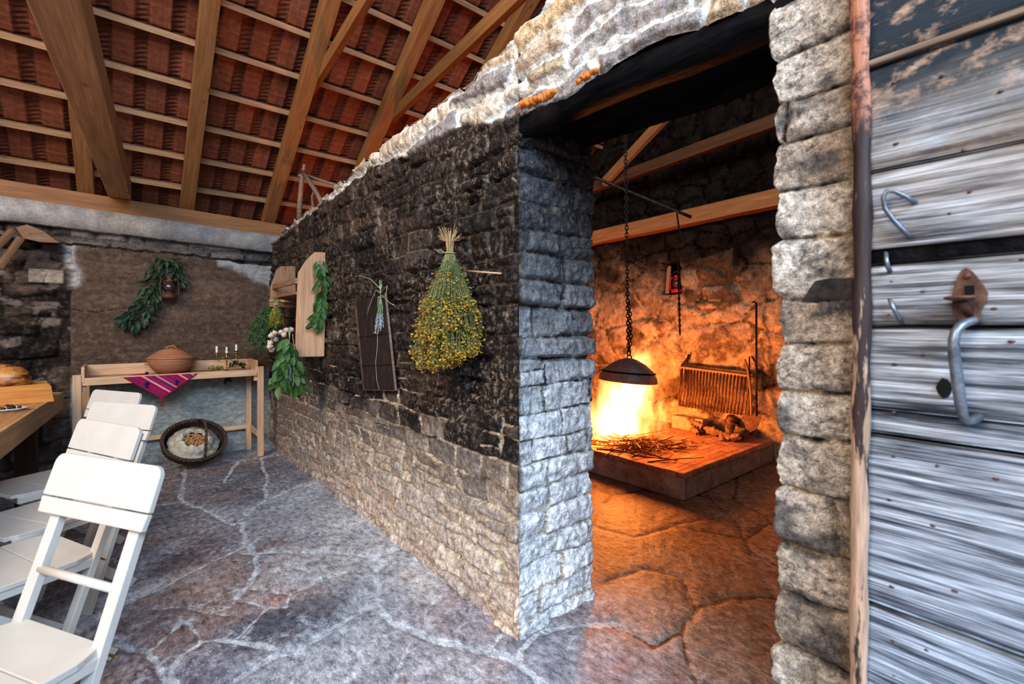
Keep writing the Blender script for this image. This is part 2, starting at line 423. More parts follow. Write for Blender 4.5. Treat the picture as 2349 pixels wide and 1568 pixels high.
    # pale upper band: large whitish stones bedded in cream mortar
    if face != 1:
        zl = zlight(Y)
        ZU = [1.95, 2.10, 2.235, 2.345, 2.44, 2.56, 2.70, 2.86, 3.05]
        I2, d2, c2, z2, R2 = coursed(S+.03*(fbm(S*7, Z*9, 55)-.5), Z+.07*(fbm(S*4, Z*5, 56)-.5), 15, ZU, (.20, .55), split=.22, wob=.03); d2 = d2-.016*sstep(.45, .7, fbm(S*7, Z*9, 57))
        h2 = .022*(1-np.exp(-d2/.02))+.03*(R2[..., 0]-.5)*sstep(0, .03, d2)+.030*(fbm(S*9, Z*9, 42)-.5)+.018*(fbm(S*30, Z*30, 44)-.5)
        cr = mixc(np.broadcast_to(col(.58, .43, .31), Z.shape+(3,)), col(.72, .62, .51), R2[..., 1])
        cr = mixc(cr, col(.30, .265, .26), (R2[..., 2] > .66)*.9); cr = mixc(cr, col(.62, .45, .24), ((R2[..., 3] > .75)&(S < .1))*.5)
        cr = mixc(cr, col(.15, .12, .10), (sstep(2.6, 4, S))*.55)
        up = sstep(-.01, .01, Z-zl)
        h = h*(1-up)+(h2+.004)*up
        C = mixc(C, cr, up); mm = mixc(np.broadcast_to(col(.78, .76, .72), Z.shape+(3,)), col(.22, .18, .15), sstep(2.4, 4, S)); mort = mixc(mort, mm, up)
        d = np.where(up > .5, d2-.006, d); fl = fl*(1-up)+up*.05
    # broad darkening centred on the far end of the wall
    C = C*(1-.3*gauss(S, Z, 4.3, 1.0, .5, .9))[..., None]
    return h, C, mort, d, fl
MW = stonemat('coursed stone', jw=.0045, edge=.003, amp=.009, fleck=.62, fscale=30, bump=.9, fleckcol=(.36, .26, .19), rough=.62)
def nonuni(a, b, da, db, s0=None):
    out = [a]; s = a
    while s < b:
        t = (s-a)/(b-a); s += da+(db-da)*t; out.append(min(s, b))
    return np.array(out)
# path: far end of long face (S=+4.2) -> corner (S=0) -> end face -> back face
def wall_main():
    Sl = nonuni(0, YB-YC+.05, .0048, .0105)[::-1]
    T = .464
    Se = np.arange(.0048, T, .0048); Sb = np.concatenate([np.arange(T, T+.3, .015), np.arange(T+.3, T+4.3, .06)])
    s = np.concatenate([Sl, -Se, -Sb]); nz = 405
    v = np.linspace(0, 1, nz)
    Yl = np.where(s > 0, YC+s, np.where(s > -T, YC, YC+(-s-T)))
    zt = ztop(Yl); zt_end = ztop(np.array([YC]))[0]
    zt = np.where((s <= 0)&(s > -T), zt_end, zt)
    S = np.repeat(s[:, None], nz, 1); Z = zt[:, None]*v[None, :]-.02*(1-v[None, :])
    face = np.where(s > 0.0, 0, np.where(s > -T-.001, 1, 2))
    H = np.zeros(S.shape); C = np.zeros(S.shape+(3,)); MC = C.copy(); JD = H.copy(); FL = H.copy()
    for f in (0, 1, 2):
        m = face == f
        if f == 0: m = m | ((s > -.001)&(s <= 0))
        r = wall_fields(S[m], Z[m], f)
        H[m], C[m], MC[m], JD[m], FL[m] = r
    # positions with a rounded corner; the wall leans back a little towards its foot
    e = .016
    px = np.where(s > 0, XW, np.where(s > -T, XW-s, XB)); py = np.where(s > 0, YC+s, np.where(s > -T, YC, YC+(-s-T)))
    w1 = sstep(-e, e, s); w2 = sstep(-T-e, -T+e, s)
    nx = -w1+(1-w2); ny = -(w2*(1-w1))
    L = np.hypot(nx, ny); nx = nx/L*np.where(L < .99, 1.0, 1); ny = ny/L
    k = .45*sstep(.1, 1.9, Z)*0
    X = px[:, None]+nx[:, None]*(H-.012); Y = py[:, None]+ny[:, None]*(H-.012)
    endw = ((1-w1)*w2)[:, None]
    X = X+.045*sstep(1.2, 2.1, Z)*(1-w1)[:, None]*w2[:, None]*0
    P = np.stack([X, Y, Z], -1)
    # cap over the thickness
    cap = []; q = []
    ys = np.arange(YC, YB, .03); zc = ztop(ys)
    for i, (y, z) in enumerate(zip(ys, zc)):
        for j, x in enumerate((XW, XW+.15, XW+.3, XB)): cap.append((x, y, z+(.0 if j in (0, 3) else .03*float(_h(np.array(i//3), np.array(j), 3)))))
    for i in range(len(ys)-1):
        for j in range(3): a = i*4+j; q.append((a, a+4, a+5, a+1))
    return gridmesh('wall_partition', P, MW, {'jd': JD, 'fl': FL}, {'Col': C, 'MCol': MC}, extra=(np.array(cap), np.array(q)), flip=True)
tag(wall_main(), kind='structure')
def wall_over():
    ys = np.arange(YC+.09, -1.0, -.0055); nz = 120; v = np.linspace(0, 1, nz)
    zb = 2.165+.016*np.sin(ys*9)+.03*(fbm(ys*6, 3, 4)-.5); zt = ztop(ys)
    Z = zb[:, None]+(zt-zb)[:, None]*v; S = np.repeat((ys-YC)[:, None], nz, 1)
    h, C, MC, JD, FL = wall_fields(S, Z, 0)
    X = XW-(h-.012)-.003; Y = np.repeat(ys[:, None], nz, 1)
    fade = sstep(0, .02, Z-zb[:, None]); X = X+.02*(1-fade)
    P = np.stack([X, Y, Z], -1)
    n = len(ys)
    eV = np.concatenate([np.stack([np.full(n, XW+.07), ys, np.full(n, 2.205)], -1), np.stack([np.full(n, XB), ys, np.full(n, 2.235)], -1), np.stack([np.full(n, XB), ys, zt], -1), np.stack([np.full(n, XW), ys, zt], -1)])
    q = []
    for i in range(0, n-1):
        for a in range(3): q.append((a*n+i, a*n+i+1, (a+1)*n+i+1, (a+1)*n+i))
    return gridmesh('wall_over_doorway', P, MW, {'jd': JD, 'fl': FL}, {'Col': C, 'MCol': MC}, extra=(eV, np.array(q)))
tag(wall_over(), kind='structure')
ZJ = [-.05, .10, .235, .365, .505, .64, .765, .90, 1.03, 1.135, 1.26, 1.375, 1.52, 1.65, 1.76, 1.87, 1.98, 2.12, 2.26]
MJ = stonemat('jamb stone', jw=.0035, edge=.004, amp=.008, fleck=.70, fscale=52, bump=1.0, rough=.85, fleckcol=(.05, .05, .055))
def wall_jamb():
    """the near jamb: big squared blocks, seen on the room side; also its reveal and the fire-room side"""
    T = XB-XW
    Sl = nonuni(0, 1.25, .0026, .02); Se = np.arange(.006, T, .01); Sb = np.arange(T, T+1.2, .05)
    s = np.concatenate([-Sb[::-1], -Se[::-1], Sl]); nz = 620; v = np.linspace(-.02, 2.2, nz)
    S = np.repeat(s[:, None], nz, 1); Z = np.repeat(v[None, :], len(s), 0)
    ID, d, cs, cz, R = coursed(S+.30, Z, 25, ZJ, (.62, .95), split=.0, wob=.012)
    pil = 1-np.exp(-d/.020)
    pil = 1-np.exp(-d/.011)
    h = .024*pil+.020*(R[..., 0]-.5)*sstep(0, .02, d)+(R[..., 2]-.5)*.16*cz
    h += .020*(fbm(S*12, Z*14, 141)-.5)+.012*(fbm(S*40, Z*40, 143)-.5)+.018*np.abs(fbm(S*9+Z*6, Z*22, 147, 3)-.5)
    C = mixc(np.broadcast_to(col(.54, .43, .34), Z.shape+(3,)), col(.76, .68, .59), R[..., 4])
    C = mixc(C, col(.10, .095, .095), sstep(.46, .66, fbm(S*9, Z*13, 151))*.8); vein = np.abs(fbm(S*7+Z*4, Z*15-S*5, 155, 5)-.5); C = mixc(C, col(.07, .06, .06), np.exp(-(vein/.012)**2)*.7)
    C = mixc(C, col(.60, .50, .38), sstep(.56, .72, fbm(S*6+3, Z*9, 153))*.5)
    C = C*np.interp(Z, [0, .6, 1.0, 1.4, 2.2], [.85, .85, .9, 1.0, 1.05])[..., None]
    och_shade = sstep(.125, .175, S+.02*(fbm(S*10, Z*16, 12)-.5)); C = mixc(C, col(.22, .125, .05), och_shade*.85)  # ochre shadow strip beside the pole, painted into the stone colour
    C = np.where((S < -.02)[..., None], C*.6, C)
    MC = mixc(np.broadcast_to(col(.012, .010, .010), Z.shape+(3,)), col(.40, .28, .15), (fbm(S*4, Z*7, 161) > .57).astype(float)*.8)
    FL = .6*sstep(.45, .65, fbm(S*5, Z*7, 171))
    e = .02
    px = np.where(s > 0, XW, np.where(s > -T, XW-s, XB)); py = np.where(s > 0, YJ-s, np.where(s > -T, YJ, YJ-(-s-T)))
    w1 = sstep(-e, e, s); w2 = sstep(-T-e, -T+e, s)
    nx = -w1+(1-w2); ny = (w2*(1-w1)); L = np.hypot(nx, ny); nx /= L; ny /= L
    X = px[:, None]+nx[:, None]*(h-.02); Y = py[:, None]+ny[:, None]*(h-.02)+.03*np.interp(Z, [0, .8, 1.6, 1.9, 2.2], [0, .0, .25, .7, 1.0])*w1[:, None]*np.exp(-np.maximum(s, 0)[:, None]/.1)
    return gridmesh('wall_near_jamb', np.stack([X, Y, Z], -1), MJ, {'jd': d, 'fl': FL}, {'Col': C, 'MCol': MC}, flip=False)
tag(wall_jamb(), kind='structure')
# ---------------------------------------------------------------- back wall: rendered concrete patch, rough dark masonry at the left
MBK = stonemat('back wall render', jw=.003, edge=.004, amp=.012, fleck=.42, fscale=19, bump=.5, stretch=(.8, 1, 1.4), rough=.9, fleckcol=(.30, .22, .17))
def wall_back():
    x = np.linspace(-1.9, 1.32, 400); z = np.linspace(-.02, 2.32, 300)
    X, Z = np.meshgrid(x, z, indexing='ij')
    xe = -.345+.03*(fbm(Z*5, .4, 201)-.5)+.05*np.exp(-((Z-1.75)/.12)**2)
    ren = sstep(0, .018, X-xe)*sstep(0, .02, (2.05-.05*(X)+.06*(fbm(X*5, 2, 203)-.5))-Z)
    ID, d, cs, cz, R = coursed(X, Z, 33, [-.1, .12, .3, .5, .68, .85, 1.05, 1.22, 1.4, 1.55, 1.68, 1.76, 1.86, 1.97, 2.08, 2.4], (.22, .5), split=.2, wob=.03)
    hs = .035*(1-np.exp(-d/.02))+.05*(R[..., 0]-.5)*sstep(0, .03, d)+.05*(fbm(X*6, Z*7, 205)-.5)+.02*(fbm(X*22, Z*22, 206)-.5)-.05
    hr = .006*(fbm(X*4, Z*26, 207)-.5)+.008*(fbm(X*20, Z*30, 208)-.5)
    h = hs*(1-ren)+hr*ren
    cst = mixc(np.broadcast_to(col(.018, .013, .012), Z.shape+(3,)), col(.11, .075, .055), sstep(.45, .7, fbm(X*5, Z*8, 211)))
    cst = mixc(cst, col(.20, .155, .13), sstep(.60, .72, fbm(X*9, Z*12, 212)))
    upst = sstep(1.55, 1.8, Z); cst = mixc(cst, col(.18, .13, .105), upst*.55*(R[..., 1] > .45))
    low = sstep(.8, .5, Z); cst = mixc(cst, col(.16, .14, .13), low*.8*(.4+.6*R[..., 3]))
    cr = mixc(np.broadcast_to(col(.105, .062, .042), Z.shape+(3,)), col(.165, .108, .078), fbm(X*2.2, Z*9, 213))*np.interp(Z, [.8, 1.1, 1.9], [.72, .85, 1.1])[..., None]
    cr = mixc(cr, col(.085, .058, .045), .7*sstep(.5, .75, fbm(X*1.3, Z*16, 214)))
    gr = sstep(.90, .74, Z); cr = mixc(cr, mixc(np.broadcast_to(col(.26, .275, .27), Z.shape+(3,)), col(.42, .42, .39), fbm(X*7, Z*7, 217)), gr)
    cr = cr*(1-.55*np.exp(-((Z-.84)/.06)**2)*(X > -.25)*(X < 1.12))[..., None]  # shade of the bench shelf painted on the wall as a dark band
    wp = sstep(-.02, .02, X-.78-.15*(fbm(X*4, Z*4, 219)-.5))*sstep(-.03, .03, Z-np.interp(X, [.55, .8, .95, 1.05, 1.3], [1.99, 1.93, 1.90, 1.84, 1.72])+.08*(fbm(X*9, Z*9, 220)-.5))
    cr = mixc(cr, col(.42, .40, .385), wp*.9)
    gap = (np.abs(Z-(2.03-.01*X+.05*(fbm(X*6, 1, 222)-.5))) < .012)
    C = mixc(cst, cr, ren)
    wst = sstep(2.0, 2.05, Z)*(X > -.33); C = mixc(C, mixc(np.broadcast_to(col(.06, .05, .045), Z.shape+(3,)), col(.30, .26, .24), R[..., 4]), wst*.8)
    cpt = np.exp(-((X-xe+.0)/.035)**2)*sstep(1.62, 1.7, Z)*sstep(2.08, 2.0, Z); C = mixc(C, col(.42, .40, .38), np.clip(cpt*1.3, 0, 1))
    blk = (X > -.60)&(X < -.375)&(Z > 1.68)&(Z < 1.80); C = np.where(blk[..., None], col(.40, .32, .25), C); h = np.where(blk, .0, h)
    h = np.where((np.abs(Z-1.74) < .004)&blk, -.01, h)
    C = np.where(gap[..., None], col(.02, .016, .014), C)
    crack = (np.abs(Z-(1.47-.05*np.sin((X+.35)*9)*np.exp(-(X+.35)*3)-.02*(fbm(X*20, 0, 4)-.5))) < .005)&(X > -.34)&(X < .05)
    C = np.where(crack[..., None], col(.03, .02, .016), C)
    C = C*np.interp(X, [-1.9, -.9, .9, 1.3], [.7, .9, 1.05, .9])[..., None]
    MC = mixc(C*.35, C, ren); JD = np.where(ren > .5, .05, d)
    FL = ren*.35*sstep(.9, .95, Z)+(1-ren)*.2
    P = np.stack([X, YB-h, Z], -1)
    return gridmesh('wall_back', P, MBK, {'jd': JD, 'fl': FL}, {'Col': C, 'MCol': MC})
tag(wall_back(), kind='structure')
# concrete ring beam on the back wall and the timber wall plate on it
MCONC = pm('rough concrete', (.30, .265, .245), (.44, .40, .37), 9, rough=.9, bump=.7, dist=.01, c3=(.24, .22, .21), fine=60)
def ringbeam():
    n = 160; x = np.linspace(-1.9, 1.36, n)
    zt = 2.345-.034*x; prof = [(5.70, 0), (5.60, 0), (5.595, .5), (5.60, 1), (5.9, 1)]
    P = np.zeros((n, 5, 3))
    zb = 2.165-.028*x-.02*np.abs(fbm(x*6, 2, 301)-.45)-.01*fbm(x*30, 1, 302)
    for j, (y, k) in enumerate(prof):
        P[:, j, 0] = x; P[:, j, 1] = y-.012*(fbm(x*5, j*3., 303)-.5); P[:, j, 2] = zb+(zt-zb)*k+(.012*(fbm(x*9, 7, 304)-.5) if k == 1 else 0)
    return gridmesh('trim_1', P, MCONC)
tag(ringbeam(), kind='structure')
tag(beam('wall_plate', (-1.9, 5.68, 2.475), (1.42, 5.68, 2.345+.015), .12, .15, M['plate']), 'long brown timber plate lying on the concrete beam under the roof', 'timber')
# ---------------------------------------------------------------- floor of irregular slabs with pale mortar
JP = [(1, .014, [(426, 1069), (417, 1126), (421, 1148), (474, 1170), (522, 1196), (557, 1196), (557, 1244), (588, 1266), (588, 1301), (557, 1354), (549, 1367)]),
 (1, .017, [(531, 1200), (566, 1178), (605, 1145), (680, 1115), (745, 1105)]), (1, .012, [(605, 1140), (612, 1090), (595, 1050), (640, 1035)]),
 (1, .010, [(559, 1266), (656, 1262), (763, 1262), (870, 1275), (912, 1258)]),
 (1, .016, [(870, 1280), (863, 1340), (860, 1381), (874, 1407), (848, 1386), (772, 1433), (678, 1492), (635, 1500), (571, 1539), (540, 1555)]),
 (1, .018, [(874, 1407), (899, 1420), (976, 1454), (1061, 1484), (1147, 1497), (1181, 1514), (1210, 1539), (1257, 1575), (1300, 1640)]),
 (1, .014, [(1181, 1514), (1189, 1484), (1232, 1454), (1296, 1433), (1360, 1424), (1410, 1428)]),
 (1, .004, [(549, 1367), (614, 1390), (656, 1390), (665, 1360), (614, 1347), (567, 1343)]), (1, .007, [(614, 1390), (588, 1420), (550, 1454)]),
 (1, .015, [(700, 1500), (650, 1490), (571, 1468), (505, 1464), (461, 1468), (421, 1495), (395, 1525), (408, 1575)]),
 (1, .012, [(230, 1440), (263, 1481), (329, 1495), (373, 1538), (395, 1575)]), (1, .004, [(360, 1394), (439, 1391), (527, 1407)]),
 (1, .009, [(260, 1400), (307, 1376), (373, 1345), (439, 1310), (527, 1266), (557, 1250)]), (1, .003, [(665, 1360), (733, 1330), (806, 1309)]),
 (1, .004, [(972, 1433), (976, 1390), (1010, 1369)]), (1, .004, [(793, 1580), (793, 1488), (780, 1441)]), (1, .005, [(904, 1580), (912, 1539), (942, 1467)]),
 (1, .005, [(1117, 1479), (1147, 1450)]), (1, .008, [(421, 1148), (330, 1160), (250, 1200)]), (1, .006, [(330, 1495), (420, 1420), (460, 1468)]),
 (0, .008, [(1400, 1430), (1500, 1480), (1560, 1450), (1600, 1390), (1680, 1365), (1790, 1370)]), (0, .006, [(1560, 1450), (1590, 1540), (1640, 1600)]),
 (0, .007, [(1620, 1130), (1690, 1200), (1720, 1260), (1790, 1300)]), (0, .006, [(1370, 1210), (1450, 1230), (1560, 1200), (1660, 1180)]), (0, .006, [(1380, 1340), (1470, 1300), (1560, 1320), (1600, 1390)])]
def make_floor():
    x = np.concatenate([np.arange(-1.9, .0, .014), np.arange(0, 2.6, .0085), np.arange(2.6, 5.0, .02)]); y = np.concatenate([np.arange(-.9, .5, .03), np.arange(.5, 4.3, .0085), np.arange(4.3, 5.76, .013)])
    X, Y = np.meshgrid(x, y, indexing='ij')
    wx = X+.030*(fbm(X*5, Y*5, 401)-.5)*2+.012*(fbm(X*22, Y*22, 402)-.5); wy = Y+.030*(fbm(X*5+9, Y*5, 403)-.5)*2+.012*(fbm(X*22, Y*22, 404)-.5)
    D = np.full(X.shape, 1.0); kind = np.ones(X.shape)
    wmod = .6+.9*fbm(X*3.5, Y*3.5, 405)
    for k, w, pl in JP:
        pts = [at(u, v, 'Z', 0) for u, v in pl]
        for a, b in zip(pts[:-1], pts[1:]):
            ax, ay, bx, by = a.x, a.y, b.x, b.y; L2 = (bx-ax)**2+(by-ay)**2+1e-9
            t = np.clip(((wx-ax)*(bx-ax)+(wy-ay)*(by-ay))/L2, 0, 1)
            dd = np.hypot(wx-ax-t*(bx-ax), wy-ay-t*(by-ay))-w*wmod
            kind = np.where(dd < D, k, kind); D = np.minimum(D, dd)
    # slabs beyond the traced ones
    f1, f2, idv = voro(wx*1.35+.3, wy*1.35+.2, 409, .9)
    region = ((Y > 4.55)&(X < 1.25))|((X < -.05)&(Y < 6))|(Y < .75)|(X > 2.75)
    dv = (f2-f1)*.42-.012
    D = np.where(region, np.minimum(D, dv), D)
    n1 = fbm(X*1.6, Y*1.6, 411); n2 = fbm(X*3.1+4, Y*3.1, 412); st = fbm((X*.8+Y*.6)*3, (Y*.8-X*.6)*17, 413)
    C = mixc(np.broadcast_to(col(.25, .235, .28), X.shape+(3,)), col(.42, .44, .49), sstep(.38, .62, n1))
    C = mixc(C, col(.33, .20, .16), sstep(.50, .66, n2)*.7)
    def spot(C, u, v, su, sv, c, k=.8):
        p = at(u, v, 'Z', 0); g = gauss(X, Y, p.x, p.y, su, sv)*k*(.5+fbm(X*6, Y*6, int(u))); return mixc(C, col(*c)*1.35, np.clip(g, 0, .95))
    for a in ((700, 1410, .30, .16, (.055, .07, .11)), (600, 1430, .15, .12, (.055, .07, .11)), (470, 1380, .35, .22, (.28, .155, .12)), (720, 1300, .28, .24, (.33, .33, .33)), (680, 1190, .4, .3, (.21, .175, .20)),
              (480, 1220, .3, .3, (.15, .115, .13)), (560, 1100, .4, .4, (.14, .13, .16)), (850, 1500, .25, .15, (.34, .33, .36)), (1000, 1420, .18, .14, (.26, .19, .20)), (1050, 1530, .2, .12, (.33, .31, .33)), (430, 1530, .2, .12, (.16, .14, .20)), (960, 1330, .12, .2, (.42, .33, .28)), (800, 1200, .3, .4, (.38, .39, .42)), (640, 1370, .08, .06, (.26, .12, .10))):
        C = spot(C, a[0], a[1], a[2], a[3], a[4])
    C = C*.62+.38*C.mean(-1, keepdims=True)*col(.98, .99, 1.05)
    C = C*(.72+.56*st)[..., None]*1.1
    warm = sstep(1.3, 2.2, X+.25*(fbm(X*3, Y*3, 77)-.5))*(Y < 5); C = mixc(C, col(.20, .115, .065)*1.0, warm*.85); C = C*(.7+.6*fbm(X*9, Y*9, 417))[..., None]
    mo = mixc(np.broadcast_to(col(.60, .65, .70), X.shape+(3,)), col(.50, .50, .53), fbm(X*8, Y*8, 415)); mo = np.where((kind == 0)[..., None], col(.12, .085, .06), mo)
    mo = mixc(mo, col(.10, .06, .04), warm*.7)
    h = .012*(fbm(X*4, Y*4, 421)-.5)+.007*(fbm(X*15, Y*15, 422)-.5)+.006*(fbm((X*.8+Y*.6)*5, (Y*.8-X*.6)*26, 423)-.5)
    step = .008*(1-np.exp(-np.maximum(D, 0)/.02))
    Z = -.006+h+step-.004
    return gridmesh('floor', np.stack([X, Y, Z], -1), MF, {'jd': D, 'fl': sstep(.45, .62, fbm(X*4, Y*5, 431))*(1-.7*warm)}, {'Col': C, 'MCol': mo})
MF = stonemat('flagstone', jw=.0, edge=.004, amp=.016, fleck=.66, fscale=24, bump=.6, rough=.5, stretch=(1.5, .8, 1), fleckcol=(.58, .60, .64))
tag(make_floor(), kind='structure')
g = MB(); g.add([(-9, -9, -.03), (9, -9, -.03), (9, 9, -.03), (-9, 9, -.03)], [(0, 1, 2, 3)]); tag(g.build('ground', pm('packed ground', (.20, .19, .18), (.32, .31, .30), 3, bump=.2)), kind='structure')
# ---------------------------------------------------------------- fire-room walls
MFW = stonemat('rubble wall', jw=.010, edge=.008, amp=.03, fleck=.55, fscale=11, bump=.9, rough=.92, fleckcol=(.62, .44, .28), spec=.03)
XF = 4.90
def rubble(name, A, B, zt, dens, main=False):
    A = np.array(A, float); B = np.array(B, float); L = np.hypot(*(B-A)); tdir = (B-A)/L; nrm = np.array([-tdir[1], tdir[0]])
    s = np.linspace(0, L, int(L/dens)); z = np.linspace(-.02, zt, int(zt/dens)); S, Z = np.meshgrid(s, z, indexing='ij')
    wx = S+.10*(fbm(S*3, Z*3, 501)-.5)+.07*(fbm(S*14, Z*14, 531)-.5); wz = Z+.10*(fbm(S*3+5, Z*3, 502)-.5)+.06*(fbm(S*14, Z*14, 532)-.5)
    f1, f2, idv = voro(wx*3.0, wz*5.6, 503, .85); d = (f2-f1)*.11
    g1, g2, id2 = voro(wx*1.6+5, wz*2.4, 513, .8); big = vn(S*1.1, Z*1.1, 515) > .5
    d = np.where(big, (g2-g1)*.2, d); idv = np.where(big, id2, idv)
    h = .035*(1-np.exp(-d/.025))+.05*(idv-.5)*sstep(0, .04, d)+.04*(fbm(S*6, Z*6, 504)-.5)+.02*(fbm(S*24, Z*24, 505)-.5)
    C = mixc(np.broadcast_to(col(.38, .27, .18), Z.shape+(3,)), col(.56, .42, .29), idv)
    C = mixc(C, col(.12, .08, .05), sstep(.52, .68, fbm(S*4, Z*5, 506))*.85)
    soot = sstep(1.25, 2.15, Z+.9*(fbm(S*2.2, Z*2.2, 507)-.5)); C = mixc(C, col(.012, .009, .008), soot*.97)
    MC = mixc(C*.36, col(.50, .36, .23), sstep(.45, .58, fbm(S*3, Z*3, 508))*(1-soot)); FL = (1-soot)*.6*sstep(.42, .6, fbm(S*5, Z*5, 509))
    if main:
        # niche, its recess shade painted in as near-black colour
        Yw = A[1]+tdir[1]*S
        m = (Yw > 2.86)&(Yw < 3.13)&(Z > 1.68)&(Z < 2.06)
        h = np.where(m, -.24, h); C = np.where(m[..., None], col(.006, .004, .003), C); MC = np.where(m[..., None], col(.02, .015, .01), MC); FL = np.where(m, 0, FL)
        # big dark block seen right of the niche
        m2 = (Yw > 2.28)&(Yw < 2.68)&(Z > 1.73)&(Z < 2.09+.03*np.sin(Yw*9)); C = mixc(C, col(.10, .06, .035), m2*.8); d = np.where(m2, .1, d)
    P = np.stack([A[0]+tdir[0]*S+nrm[0]*(h-.03), A[1]+tdir[1]*S+nrm[1]*(h-.03), Z], -1)
    return tag(gridmesh(name, P, MFW, {'jd': d, 'fl': FL}, {'Col': C, 'MCol': MC}), kind='structure')
rubble('wall_fire_room_far', (XF, -1.0), (XF, 5.75), 5.0, .0125, True)
rubble('wall_fire_room_side', (XF+.1, 5.72), (XB-.05, 5.72), 2.5, .03)
rubble('wall_fire_room_near', (XB-.1, -.95), (XF+.1, -.95), 5.0, .06)
# ---------------------------------------------------------------- tiled roof
KS = .625; TH = math.atan(KS)
def roofz(Y, off=0): return 2.47+off+KS*(5.68-Y)
MT = NT('clay roof tiles'); _c = MT.attr('Col', True); _n = MT.noise(30, 5, .65); _n2 = MT.noise(5, 3, .6)
_c = MT.mix(1.0, _c, MT.grey(MT.mr(_n, .3, .7, .72, 1.25)), 'MULTIPLY'); _c = MT.mix(1.0, _c, MT.grey(MT.mr(_n2, .3, .7, .8, 1.2)), 'MULTIPLY')
MT.base(_c, .75, 0, .3); MT.bump(_n, .35, .004)
def make_roof():
    x = np.arange(-2.3, 5.1, .0098); r = np.concatenate([np.arange(-.35, 3.4, .0095), np.arange(3.4, 8.6, .09)])
    X, Rr = np.meshgrid(x, r, indexing='ij')
    PX = .213; CR = .381
    k = np.floor((Rr-.07)/CR); fr = (Rr-.07)/CR-k
    u = ((X+.045*0+.13)/PX) % 1.0
    rw = .40
    inr = u < rw; t = u/rw
    arch = np.where(inr, np.sin(PI*t), 0)
    h = .030*arch**.7
    ribs = np.sin(2*PI*(Rr/.038)-3.4*t-1.9*(t-.3)**2*3.2)
    h += np.where(inr, .0085*ribs*np.clip(arch*2, 0, 1), 0)
    h += np.where(~inr, -.004*np.exp(-((u-.68)/.02)**2)-.006*np.exp(-((u-.96)/.02)**2)-.004*np.exp(-((u-.44)/.015)**2), 0)
    lip = np.exp(-((fr-.90)/.045)**2)*(.014+.012*(fbm(X*40, k*3.3, 601)-.5)); lip2 = np.exp(-((fr-.80)/.02)**2)*.008
    h -= lip+lip2; h += .012*fr
    h += .003*(fbm(X*20, Rr*20, 602)-.5)
    tid = _h(np.floor((X+.13)/PX), k, 605)
    C = mixc(np.broadcast_to(col(.19, .058, .028), X.shape+(3,)), col(.27, .088, .045), tid)
    C = C*np.where(inr, .58+.45*sstep(-.3, .8, ribs), 1.1)[..., None]; C = C*(1-.45*np.exp(-((fr-.97)/.04)**2))[..., None]  # rib highlights and channel shade painted into the tile colour
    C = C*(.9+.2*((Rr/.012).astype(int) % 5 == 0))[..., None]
    Y = 5.68-Rr*math.cos(TH)+h*math.sin(TH)*-1*-1; Z = 2.47+.205+Rr*math.sin(TH)+h*math.cos(TH)
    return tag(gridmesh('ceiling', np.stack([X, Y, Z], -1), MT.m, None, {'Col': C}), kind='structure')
make_roof()
# rafters, battens, tie beams, collars
RX = [-1.75, -1.0, -.25, .5, 1.25, 2.0, 2.78, 3.5, 4.2]
def rc(Y, off): return roofz(Y, off)
ords = ['beside the big tie beam, furthest left in view', 'second from the left, between the tie beam and the partition', 'meeting the corner of the partition wall', 'passing behind the partition top, right of the corner rafter', 'rightmost of the rafters seen above the wall']
rl = {-.25: ords[0], .5: ords[1], 1.25: ords[2], 2.0: ords[3], 2.78: ords[4]}
for x in RX:
    off = .075
    o = beam('rafter', (x+.02, 5.80, rc(5.80, off)), (x-.06, .2, rc(.2, off)), .115, .13, M['rafter'], up=(0, 0, 1))
    tag(o, 'sloping brown rafter '+rl[x] if x in rl else 'sloping brown rafter over the fire room' if x > 2 else 'sloping brown rafter above the table', 'rafter', 'rafters under the tiles')
for i in range(14):
    y = 5.63-.323*i
    nm = ['lowest', 'second lowest', 'third lowest', 'fourth lowest', 'fifth lowest', 'sixth lowest'][i] if i < 6 else 'upper, %s row from the wall plate' % ['seventh', 'eighth', 'ninth', 'tenth', 'eleventh', 'twelfth', 'thirteenth', 'fourteenth'][i-6]
    o = beam('batten', (-2.2, y, rc(y, .178)), (5.0, y, rc(y, .178)), .052, .042, M['batten'], up=(0, -math.sin(TH), math.cos(TH)), bevel=.002)
    tag(o, nm+' thin tile batten running across the rafters', 'batten', 'tile battens')
tag(beam('tie_beam', (.005, 5.74, 2.575), (-.31, .2, 2.575), .16, .18, M['tie'], bevel=.006), 'thick light-coloured tie beam running from the wall plate overhead', 'beam')
for (u1, v1, u2, v2, lab) in ((712, 212, 840, 0, 'narrow collar tie leaving the rafter at the partition corner'), (912, 258, 1180, 0, 'narrow collar tie leaving the rafter behind the partition top')):
    x0 = 1.27 if u1 < 800 else 2.0
    p = at(u1, v1, 'X', x0+.09); q = at(u2, v2, 'Z', p.z)
    tag(beam('collar_tie', p+Vector((-.0, .15, 0)), q+(q-p)*.35, .05, .11, M['rafter']), lab, 'beam', 'collar ties')
